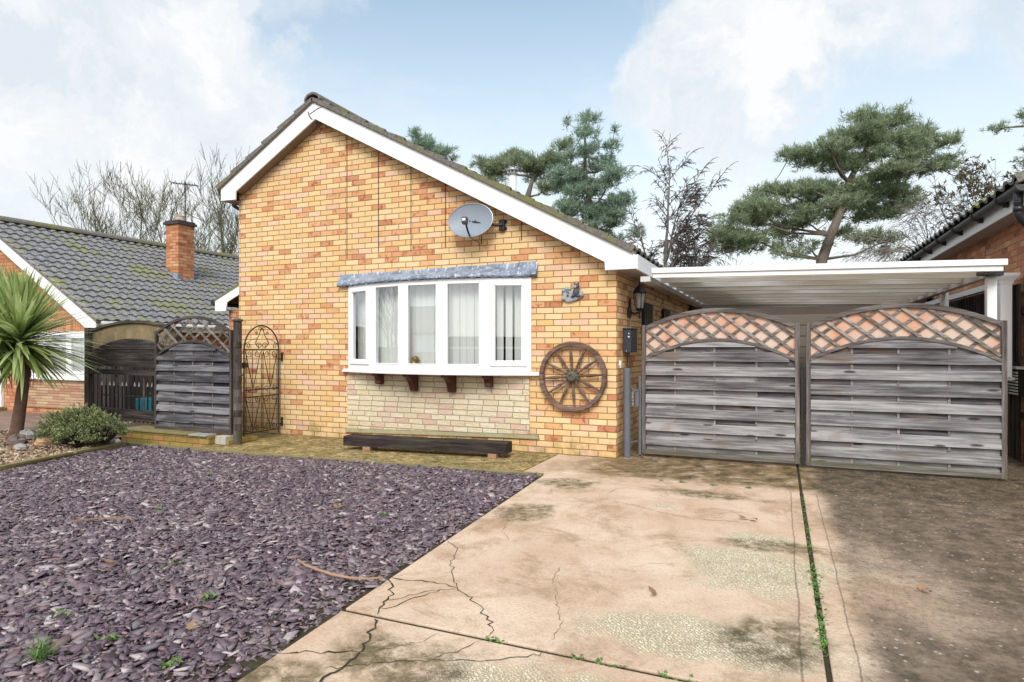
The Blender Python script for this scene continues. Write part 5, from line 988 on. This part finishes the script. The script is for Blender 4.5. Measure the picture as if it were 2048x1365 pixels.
rock((-7.62,-2.20,.05),(.17,.12,.09),1,m_rockbrown,'dark brown rock in front of the palm trunk'); rock((-7.2,-2.10,.04),(.16,.10,.075),2,m_rocktan,'tan orange rock right of the palm trunk'); rock((-7.45,-2.60,.04),(.13,.11,.08),3,m_rockgrey,'pale grey rock at the left frame edge'); rock((-7.12,-2.42,.03),(.09,.07,.05),4,m_rockgrey,'small grey blue rock below the tan rock'); rock((-7.95,-1.90,.06),(.16,.11,.09),6,m_rockgrey,'flat grey rock behind the dark brown rock')

# ------------------------------------------------------------------ plants
def build_cordyline():
    T = thing('cordyline_palm', 'spiky green cordyline palm on a brown trunk at the left edge', 'palm', (-8.15,-1.95,0)); k = MB()
    pts = [(-8.15,-1.95,-.05),(-8.10,-1.95,.15),(-8.04,-1.94,.45),(-7.99,-1.93,.75),(-7.97,-1.93,1.0),(-7.99,-1.93,1.18),(-8.05,-1.94,1.34)]; k.tube(pts, [.12,.082,.074,.071,.069,.066,.06], 14); part('trunk', k, m_cordytrunk, T, True)
    k = MB(); rn = random.Random(3)
    for head, n in ((Vector((-8.05,-1.94,1.38)),640),(Vector((-8.55,-2.0,1.50)),420)):
        for i in range(n):
            f = (i+.5)/n; e = R(88 - 125*f**1.15) + rn.gauss(0,.12); az = i*2.39996 + rn.gauss(0,.15); L = rn.uniform(.85,1.18)*((.84 if e > .7 else 1.0) if e > -.3 else .78); w = rn.uniform(.022,.034)
            d = Vector((math.cos(az)*math.cos(e), math.sin(az)*math.cos(e), math.sin(e))); s_ = Vector((-math.sin(az), math.cos(az), 0)); p = head + d*.03 + Vector((0,0,.22*(1-f)-.08)); vs = []; g = rn.uniform(.35,1.0)*(1.0 if e < .7 else .35); m = 7
            bend = s_*rn.gauss(0,.10)
            for q in range(m+1):
                t = q/m; c = p + d*L*t + Vector((0,0,-.22*g*L*t**2.3)) + bend*t*t*L; ww = w*(.55+1.6*t if t < .28 else 1.0*(1-((t-.28)/.72)**1.7))
                vs += [c - s_*ww, c + s_*ww + d.cross(s_)*ww*.25]
            k.add(vs, [(2*q,2*q+1,2*q+3,2*q+2) for q in range(m)])
    part('leaves', k, m_cordy, T); k = MB()
    for i in range(26):
        az = rn.uniform(0,6.28); L = rn.uniform(.35,.62); p = Vector((-8.03,-1.94,1.24)); u = Vector((math.cos(az),math.sin(az),0)); s_ = Vector((-u.y,u.x,0))*.014; vs = []
        for q in range(6): t = q/5; c = p + u*(.10+.14*math.sin(t*2.2)) + Vector((0,0,-L*t)); vs += [c-s_*(1-t*.8), c+s_*(1-t*.8)]
        k.add(vs, [(2*q,2*q+1,2*q+3,2*q+2) for q in range(5)])
    part('dead_leaves', k, m_frond, T)
build_cordyline()
def build_shrub():
    T = thing('shrub', 'low rounded grey green shrub spilling over the mossy kerb beside the fence', 'shrub', (-6.45,-1.85,0)); k, st = MB(), MB(); rn = random.Random(6)
    for (cx,cy,cz,rx,ry,rz,n) in ((-6.98,-2.0,.20,.28,.30,.25,150),(-6.74,-1.92,.25,.36,.30,.27,200),(-6.46,-1.80,.20,.30,.28,.22,140),(-6.86,-1.82,.29,.36,.26,.20,130),(-6.60,-2.05,.14,.34,.26,.18,140)):
        for _ in range(n):
            a = rn.uniform(0,6.28); e = math.asin(rn.uniform(-.25,1)); d = Vector((math.cos(a)*math.cos(e)*rx, math.sin(a)*math.cos(e)*ry, math.sin(e)*rz)); c = Vector((cx,cy,cz)); tip = c + d*rn.uniform(.82,1.16); mid = c + d*.55 + Vector((0,0,-.03)); tip.z = max(tip.z, .02)
            st.tube([Vector((cx,cy,.0)), mid, tip], [.006,.004,.002], 3, False)
            for j in range(20):
                t = rn.random()**.6; p = mid + (tip-mid)*t; a2 = ((tip-mid).normalized() + Vector((rn.gauss(0,.75), rn.gauss(0,.75), rn.gauss(.15,.6)))).normalized(); b = a2.orthogonal().normalized(); b = Matrix.Rotation(rn.uniform(0,6.28), 3, a2) @ b; l = rn.uniform(.025,.045); w = .008
                k.add([p, p+a2*l*.5+b*w, p+a2*l, p+a2*l*.5-b*w], [(0,1,2,3)])
    part('foliage', k, m_shrub, T); part('stems', st, m_twig, T)
build_shrub()

# ------------------------------------------------------------------ trees
def tri_mesh(name, V, mat, parent):
    n = len(V)//3; me = bpy.data.meshes.new(name); L = root_of(parent).location; V = V - np.array(L)[None]
    me.vertices.add(3*n); me.vertices.foreach_set('co', V.astype(np.float32).ravel()); me.loops.add(3*n); me.loops.foreach_set('vertex_index', np.arange(3*n, dtype=np.int32))
    me.polygons.add(n); me.polygons.foreach_set('loop_start', (np.arange(n)*3).astype(np.int32)); me.update(calc_edges=True)
    me.materials.append(mat); o = bpy.data.objects.new(name, me); C.objects.link(o); o.parent = parent; return o
def tufts(cs, ds, rng, K=11, L=.26, w=.034, spread=.75):
    n = len(cs); c = np.repeat(cs, K, 0); d = np.repeat(ds, K, 0) + rng.normal(0, spread, (n*K,3)); d /= np.linalg.norm(d, axis=1)[:,None]
    s = np.cross(d, rng.normal(0,1,(n*K,3))); s /= np.linalg.norm(s, axis=1)[:,None]; l = L*rng.uniform(.6,1.25,(n*K,1)); c = c + rng.normal(0,.05*L/.26,(n*K,3))
    return np.stack([c - s*w/2, c + s*w/2, c + d*l], 1).reshape(-1,3)
FWD = np.array([-math.sin(R(23.33)), math.cos(R(23.33)), 0]); RGT = np.array([math.cos(R(23.33)), math.sin(R(23.33)), 0])
def conifer(name, label, base, trunk, lobes, mat, dens, seed, L=.26, w=.034, group=None, trunk_r=(.28,.06), nbr=4, bark=None):
    """trunk and lobes in local metres: (right, up) plus depth; lobes (right, up, rx, rz, density)"""
    rng = np.random.default_rng(seed); rn = random.Random(seed); T = thing(name, label, 'tree', base, 0, group); B = np.array(base)
    P3 = lambda r, u, d=0.: B + RGT*r + FWD*d + np.array([0,0,u])
    tp = [P3(r,u,d) for r,u,d in trunk]; k = MB(); n = len(tp); anchors = []; k.tube(tp, [trunk_r[0]+(trunk_r[1]-trunk_r[0])*i/(n-1) for i in range(n)], 9); cs, ds = [], []
    for li, (r,u,rx,rz,dn) in enumerate(lobes):
        dep = rng.normal(0, .5)*(1.0 if abs(r - np.interp(u, [t_[1] for t_ in trunk], [t_[0] for t_ in trunk])) < 2 else .7)*1.2; c = P3(r,u,dep)
        if li % 5 == 0 or not anchors:
            att = min(tp, key=lambda p: abs(p[2] - (c[2] - .25 - .22*np.hypot(c[0]-p[0], c[1]-p[1])))); mid = (att+c)/2 + np.array([0,0,-.05-.06*np.linalg.norm(c-att)])
            k.tube([att, att*.6+mid*.4, mid, mid*.4+c*.6, c], [.07,.055,.042,.03,.018], 5); anchors += [mid, mid*.4+c*.6, c]
        else:
            att = min(anchors, key=lambda p: np.linalg.norm(p-c) + (.6 if p[2] > c[2] else 0)); mid = (att+c)/2 + np.array([0,0,-.08]); k.tube([att, mid, c], [.026,.02,.012], 4, False); anchors.append(c)
        m = int(dens*2.9*dn*rx*rz); q = rng.normal(0,1,(m,3)); q /= np.linalg.norm(q,axis=1)[:,None]; rad = rng.uniform(0,1,(m,1))**.45
        # ragged outline: lump radius by direction
        lump = 1 + .25*np.sin(q[:,0:1]*5+li)+.2*np.sin(q[:,2:3]*7+2*li); off = q*rad*lump
        pts = c + RGT[None]*off[:,0:1]*rx + FWD[None]*off[:,1:2]*max(rx*.85,.5) + np.array([0,0,1])[None]*off[:,2:3]*rz
        dirs = (RGT[None]*off[:,0:1] + FWD[None]*off[:,1:2])*.9 + np.array([0,0,1])*(.55 + .35*off[:,2:3]); cs.append(pts); ds.append(dirs/np.maximum(np.linalg.norm(dirs,axis=1)[:,None],.2))
        for _ in range(nbr):
            e = pts[rng.integers(m)] if m else c; mm = (c*.6+e*.4) + np.array([0,0,-.08]); k.tube([mid*.3+c*.7, mm, e], [.03,.02,.008], 3, False)
    part('trunk', k, bark or m_bark, T); cs = np.concatenate(cs); ds = np.concatenate(ds)
    tri_mesh('crown', tufts(cs, ds, rng, 10, L*.85, w*.9), mat, T)
Z25 = 25/1245.
def lob(lst, cx, hy, s): return [((x-cx)*s, (hy-y)*s+1.322+.09, rx*s, ry*s, d) for x,y,rx,ry,d in lst]
def fill(polys, sx, sy, seed, gap=.1, rx=(27,42), ry=(10,15)):
    rn = random.Random(seed); out = []
    for poly, dn in polys:
        xs, ys = [p[0] for p in poly], [p[1] for p in poly]; y = min(ys)+4
        while y < max(ys):
            x = min(xs) + rn.uniform(0, sx)
            while x < max(xs):
                px, py = x + rn.gauss(0, sx*.22), y + rn.gauss(0, sy*.25)
                if inpoly(np.array([[px,py]]), poly)[0] and rn.random() > gap: out.append((px, py, rn.uniform(*rx), rn.uniform(*ry), dn*rn.uniform(.7,1.1)))
                x += sx
            y += sy
    return out
big = fill([([(1571,308),(1600,288),(1640,284),(1690,266),(1715,238),(1731,222),(1760,240),(1792,226),(1800,250),(1852,246),(1850,268),(1893,281),(1880,300),(1898,330),(1900,362),(1885,355),(1850,380),(1820,368),(1790,343),(1740,330),(1700,342),(1660,326),(1620,332),(1585,328)],1.), ([(1500,388),(1540,364),(1580,355),(1640,364),(1690,372),(1760,347),(1810,380),(1826,406),(1800,436),(1750,430),(1700,420),(1650,440),(1600,440),(1560,420),(1520,412)],1.), ([(1424,485),(1442,424),(1472,404),(1510,398),(1560,415),(1620,440),(1650,450),(1600,460),(1540,470),(1490,486),(1450,500)],.95), ([(1500,485),(1600,470),(1640,505),(1560,515),(1500,505)],.35), ([(1690,450),(1730,450),(1740,490),(1710,485)],.8), ([(1745,460),(1790,465),(1795,500),(1750,510)],.5)], 34, 19, 3) + [(1731,220,7,9,.9),(1793,222,7,9,.9),(1855,247,8,6,.9),(1896,283,8,6,.8),(1908,362,9,6,.8)]
conifer('pine_tree', 'big spreading Scots pine with leaning trunk rising above the carport roof', (3.14,20.58,-.09), [(0,0,0),(.0,3.4,0),(.18,4.9,0),(.55,5.9,0),(1.0,7.0,0),(1.25,8.0,0),(1.9,9.2,0),(2.1,9.9,0)], lob(big, 1635, 693, Z25), m_pine, 250, 5, trunk_r=(.27,.06), group='pines behind the houses')
Z28 = 28/1245.
midr = fill([([(1165,236),(1180,236),(1196,290),(1230,262),(1222,300),(1225,340),(1210,350),(1160,345),(1135,300),(1128,262),(1140,262),(1155,300)],.6), ([(1105,345),(1150,335),(1215,340),(1240,380),(1258,400),(1240,432),(1200,440),(1150,432),(1110,412)],.8), ([(1130,425),(1230,425),(1245,445),(1215,470),(1170,478),(1140,450)],.7), ([(1230,452),(1285,462),(1270,490),(1225,484)],.5)], 30, 17, 5, .16, (18,30), (9,14)) + [(1173,236,6,10,.9),(1130,262,5,9,.8),(1226,266,6,8,.8)]
conifer('pine_tree', 'upright blue green pine with pointed top behind the right roof slope', (-5.88,19.95,-.09), [(0,0,0),(.25,4,0),(.1,6,0),(-.2,7.5,0),(-.45,9.2,0),(-.45,11.2,0)], lob(midr, 1190, 693, Z28), m_pine2, 235, 8, .28, .036, trunk_r=(.3,.04), group='pines behind the houses')
Z30 = 30/1245.
midl = fill([([(942,312),(960,304),(985,318),(1015,308),(1050,302),(1090,290),(1130,294),(1135,330),(1100,342),(1050,345),(1000,352),(965,350),(948,335)],1.), ([(965,355),(1010,360),(1010,385),(975,380)],.35), ([(1070,355),(1110,350),(1115,395),(1080,395)],.4)], 28, 15, 6, .08, (18,28), (9,14))
conifer('pine_tree', 'flat topped pine with forked bare trunk behind the white flue', (-9.97,20.37,-.09), [(0,0,0),(.2,5,0),(.3,7,0),(.6,8.6,0),(.9,9.6,0)], lob(midl, 1030, 693, Z30), m_pine, 240, 9, .28, .036, trunk_r=(.34,.08), group='pines behind the houses')
sm = [(838,280,14,12,.8),(855,290,18,14,1),(875,300,18,12,1),(895,305,14,8,.8),(848,300,24,12,1),(868,312,26,10,1),(830,295,16,14,.8),(905,312,10,6,.6)]
conifer('pine_tree', 'pine top just showing above the right roof slope near the ridge', (-13.73,18.74,-.09), [(0,0,0),(.2,6,0),(.1,9,0),(.2,10.6,0)], lob(sm, 860, 693, Z30), m_pine2, 240, 10, .28, .036, trunk_r=(.3,.06), group='pines behind the houses')
Z22 = 22/1245.
rtp = [(2040,236,18,9,.8),(2060,228,22,12,.9),(2058,250,20,10,.7),(2066,300,26,14,.9),(2085,270,24,20,.8),(2060,325,26,12,.8),(2090,340,30,20,.8)]
conifer('pine_tree', 'dark pine branch tips at the top right edge above the gutter', (9.9,20.2,-.09), [(0,0,0),(.4,5,0),(.8,7.5,0),(1.0,9.6,0)], lob(rtp, 2060, 693, Z22), m_pine, 240, 13, .24, .034, trunk_r=(.25,.06), group='pines behind the houses')
sc = [(462,470,16,22,1),(450,490,20,18,1),(470,495,16,14,1),(455,505,22,12,1)]
conifer('conifer_bush', 'dark evergreen bush behind the left edge of the bungalow', (-18.3,13.2,-.09), [(0,0,0),(0,2.2,0),(0,4.6,0)], lob(sc, 460, 693, 27/1245.), m_pine, 260, 15, .26, .036, trunk_r=(.14,.05))

def bare_tree(name, label, base, h, seed, mat, stems=4, spread=.32, lean=(0,0), levels=4, r0=.11, droop=0., tw=.011, group=None, wide=(.35,.85), kids=(3,5), kl=(.42,.68)):
    rn = random.Random(seed); T = thing(name, label, 'tree', base, 0, group); k, tk = MB(), MB(); B = Vector(base); tips = []
    def grow(p, d, l, r, lv):
        pts, rad = [p], [r]; q = p.copy(); n = 4 if lv > 0 else 3; e = d.copy()
        for i in range(n):
            e = (e + Vector((rn.gauss(0,.10), rn.gauss(0,.10), .07 - droop*(levels-lv)*.09))).normalized(); q = q + e*l/n; pts.append(q.copy()); rad.append(max(tw*.6, r*(1-.55*(i+1)/n)))
        (tk if lv >= levels-1 else k).tube(pts, rad, 5 if lv >= levels-1 else 3, False)
        if lv == 0: tips.append(q); return
        m = rn.randint(*kids) if lv > 1 else rn.randint(3,4)
        for i in range(m):
            f = rn.uniform(.32,1.0); j = min(n-1, int(f*n)); s = pts[j] + (pts[j+1]-pts[j])*(f*n-j); a = rn.uniform(0,6.28); o = e.orthogonal().normalized(); o = Matrix.Rotation(a, 3, e) @ o
            nd = (e + o*rn.uniform(*wide)).normalized(); grow(s, nd, l*rn.uniform(*kl), max(tw, rad[j]*.55), lv-1)
        grow(q, (e+Vector((rn.gauss(0,.15),rn.gauss(0,.15),.1))).normalized(), l*.55, max(tw, rad[-1]), lv-1)
    for i in range(stems):
        a = i*6.28/stems + rn.uniform(-.4,.4); s = spread*rn.uniform(.6,1.25) if stems > 1 else 0
        grow(B + Vector((math.cos(a)*.15*(stems>1), math.sin(a)*.15*(stems>1), 0)), Vector((math.cos(a)*s+lean[0], math.sin(a)*s+lean[1], 1)).normalized(), h*.55*rn.uniform(.85,1.1), r0*rn.uniform(.75,1.2), levels)
    part('trunk', tk, mat, T); part('branches', k, mat, T); return T, tips
GB = 'bare trees beyond the left house'
for (bx,by,h,sd,st,mt,lab) in ((-24.6,12.0,8.8,1,5,m_barkgreen,'tallest bare multi stemmed tree with algae green limbs, left of the chimney'),(-27.7,12.7,7.6,2,4,m_barkgrey,'bare spreading tree with grey limbs above the left roof ridge'),(-19.6,11.7,8.8,3,4,m_barkgreen,'bare tree between the chimney and the bungalow edge'),(-31.2,13.5,6.9,4,5,m_barkgrey,'lowest bare tree farthest left over the tiled ridge'),(-22.3,13.4,8.4,6,3,m_barkgreen,'bare tree behind the television aerial'),(-41.5,14.5,7.3,7,4,m_barkgrey,'small twiggy tree top showing at the far left above the ridge')):
    bare_tree('bare_tree', lab, (bx,by,-.09), h*.91, sd, mt, st, .36, levels=4, tw=.0095, group=GB, kids=(3,4))
bare_tree('birch_tree', 'slender leafless birch between the two pines, above the roof end', (-2.30,14.95,-.09), 8.5, 23, m_birch, 1, 0, (.03,.0), 4, .11, .75, .014, 'bare birches', (.45,.95), (9,12), (.22,.44))
bare_tree('birch_tree', 'leafless twiggy birch low behind the roof end and left pine branches', (-2.1,16.5,-.09), 4.9, 12, m_birch, 2, .3, (0,0), 4, .07, .4, .010, 'bare birches', (.3,.7), (4,6))
bare_tree('birch_tree', 'fine twigged weeping birch behind the black gutter on the right', (8.6,19.6,-.09), 7.3, 14, m_birch, 3, .28, (-.05,0), 4, .09, .8, .009, 'bare birches', (.3,.7), (4,6))
bare_tree('bare_sapling', 'thin leafless sapling left of the big pine above the carport', (-.55,16.5,-.09), 4.7, 21, m_barkgrey, 3, .12, (0,0), 2, .04, 0, .009)
T, tips = bare_tree('bronze_tree', 'brownish leafed tree under the dark pine tips at the right edge', (9.75,18.2,-.09), 6.9, 17, m_barkgrey, 4, .3, (0,0), 3, .08, .1, .010)
rg = np.random.default_rng(4); cs = np.repeat(np.array([tuple(t_) for t_ in tips]), 4, 0) + rg.normal(0,.16,(len(tips)*4,3)); tri_mesh('crown', tufts(cs, np.tile([0,0,.3],(len(cs),1)), rg, 6, .15, .06, .9), m_brownleaf, T)

# ------------------------------------------------------------------ across the road (seen mirrored in the window panes)
T = thing('house_across_road', 'plain bungalow across the road mirrored in the middle bow window pane', 'house', (-22.,-34.,0)); k = MB(); k.box(-29,-15,-40,-32,-.09,2.4); part('wall', k, m_brick_left, T)
k = MB(); k.add([(-29.4,-31.6,2.35),(-14.6,-31.6,2.35),(-14.6,-36,4.5),(-29.4,-36,4.5),(-29.4,-40.4,2.35),(-14.6,-40.4,2.35)], [(0,1,2,3),(3,2,5,4),(0,3,4),(1,5,2)]); part('roof', k, m_tile, T)
for x in (-27,-22.5,-18): k = MB(); k.box(x,x+2.2,-31.98,-31.9,.9,2.1); part('window', k, m_white, T)
T = thing('timber_fence', 'long brown timber fence across the road mirrored in the right window panes', 'fence', (0,-32,0)); k = MB(); k.box(-13,22,-32.1,-32,-.09,1.95); part('boards', k, m_fencedark, T); k = MB(); k.box(-13,22,-31.99,-31.9,1.15,1.3); part('rail', k, m_cream, T)
bare_tree('bare_tree', 'bare tree across the road mirrored in the second window pane', (-31,-20.5,-.09), 6.5, 31, m_barkgrey, 3, .3, levels=3, group='bare trees across the road')
# ------------------------------------------------------------------ world, sun, camera
sc = bpy.context.scene; W = bpy.data.worlds.new('World'); sc.world = W; W.use_nodes = True
SUN_EL, SUN_AZ = 42., 166.
class WT(NT):
    def __init__(s, w): s.t = w.node_tree; s.t.nodes.clear(); s._p = None
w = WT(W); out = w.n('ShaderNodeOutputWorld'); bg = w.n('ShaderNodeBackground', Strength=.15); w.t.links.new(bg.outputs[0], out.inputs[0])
sky = w.n('ShaderNodeTexSky', {'sky_type': 'NISHITA', 'sun_disc': False, 'sun_elevation': R(SUN_EL), 'sun_rotation': R(SUN_AZ), 'air_density': 1.0, 'dust_density': 1.6, 'ozone_density': 1.2}).outputs[0]
d = w.n('ShaderNodeTexCoord').outputs['Generated']; dz = w.xyz(d)[2]
warp = w.VM('SUBTRACT', w.noise(d, 5.5, 7, .62, .3, 1), (.5,.5,.5)); dd = w.VM('ADD', d, w.VM('MULTIPLY', warp, (.25,.25,.32)))
warp2 = w.VM('SUBTRACT', w.noise(d, 22., 6, .65, 0., 1), (.5,.5,.5)); dd = w.VM('ADD', dd, w.VM('MULTIPLY', warp2, (.05,.05,.06)))
CL = [((-.794,.488,.363),.17,1.),((-.70,.60,.35),.12,1.),((-.76,.566,.30),.14,.95),((-.69,.63,.33),.075,1.),((-.628,.657,.42),.045,.8),((-.67,.60,.46),.06,.7),((-.84,.48,.26),.15,.9),((-.60,.62,.55),.10,.5),
      ((-.174,.909,.379),.07,.85),((-.103,.899,.426),.085,1.),((-.02,.905,.42),.11,1.),((.07,.905,.42),.10,.9),((.16,.90,.41),.10,.75),((-.12,.929,.345),.075,.9),((-.07,.94,.325),.06,.75),((-.21,.91,.35),.04,.7),((.27,.87,.43),.12,.6),((.03,.80,.60),.14,.8)]
mask = None
for c, r, a in CL:
    n_ = math.sqrt(sum(q*q for q in c)); c = tuple(q/n_ for q in c)
    m = w.M('MULTIPLY', w.smooth(w.VM('LENGTH', w.VM('SUBTRACT', dd, c), out=1), r*1.28, r*.58), a); mask = m if mask is None else w.M('MAXIMUM', mask, m)
wisp = w.M('MULTIPLY', w.smooth(w.noise(w.VM('MULTIPLY', d, (1,1,2.2)), 3.2, 8, .62, .4), .46, .74), .55)
mask = w.M('MAXIMUM', mask, w.M('MULTIPLY', wisp, w.smooth(dz, .75, .2)))
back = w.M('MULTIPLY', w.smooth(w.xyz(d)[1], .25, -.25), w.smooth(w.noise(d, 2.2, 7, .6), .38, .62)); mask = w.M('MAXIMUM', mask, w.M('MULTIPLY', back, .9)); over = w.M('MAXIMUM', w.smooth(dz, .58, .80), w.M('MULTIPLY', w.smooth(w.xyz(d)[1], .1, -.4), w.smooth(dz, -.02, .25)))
tone = w.noise(dd, 7., 6, .6); cloud = w.ramp(tone, [(.34, (4.0,4.35,4.7,1)), (.58, (5.1,5.15,5.2,1))])
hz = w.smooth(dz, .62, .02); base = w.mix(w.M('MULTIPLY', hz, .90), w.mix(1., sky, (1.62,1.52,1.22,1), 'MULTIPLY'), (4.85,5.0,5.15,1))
w.set(bg, 'Color', w.mix(over, w.mix(mask, base, cloud), w.mix(w.M('MULTIPLY', back, .6), (6.6,6.9,7.3,1), (8.6,8.6,8.6,1))))  # unseen sky overhead and behind the camera, added extra bright to fill shadows
L = bpy.data.lights.new('sun', 'SUN'); L.energy = 2.2; L.angle = R(24); L.color = (1,.97,.93); lo = bpy.data.objects.new('sun', L); C.objects.link(lo)
az = R(SUN_AZ); to_sun = Vector((math.sin(az)*math.cos(R(SUN_EL)), math.cos(az)*math.cos(R(SUN_EL)), math.sin(R(SUN_EL)))); lo.rotation_euler = to_sun.to_track_quat('Z', 'Y').to_euler(); lo.location = (0,-20,20)
cd = bpy.data.cameras.new('camera'); co = bpy.data.objects.new('camera', cd); C.objects.link(co); co.location = (1.778,-7.238,1.322); co.rotation_euler = (R(90),0,R(23.33)); cd.lens = 36*1245/2048; cd.sensor_width = 36; cd.shift_y = 10.5/2048; cd.clip_start = .05; cd.clip_end = 3000; sc.camera = co
v = sc.view_settings; v.view_transform = 'Standard'; v.look = 'None'; v.exposure = 0.36; v.gamma = 1; v.use_curve_mapping = False
sc.cycles.max_bounces = 8; sc.cycles.transparent_max_bounces = 12
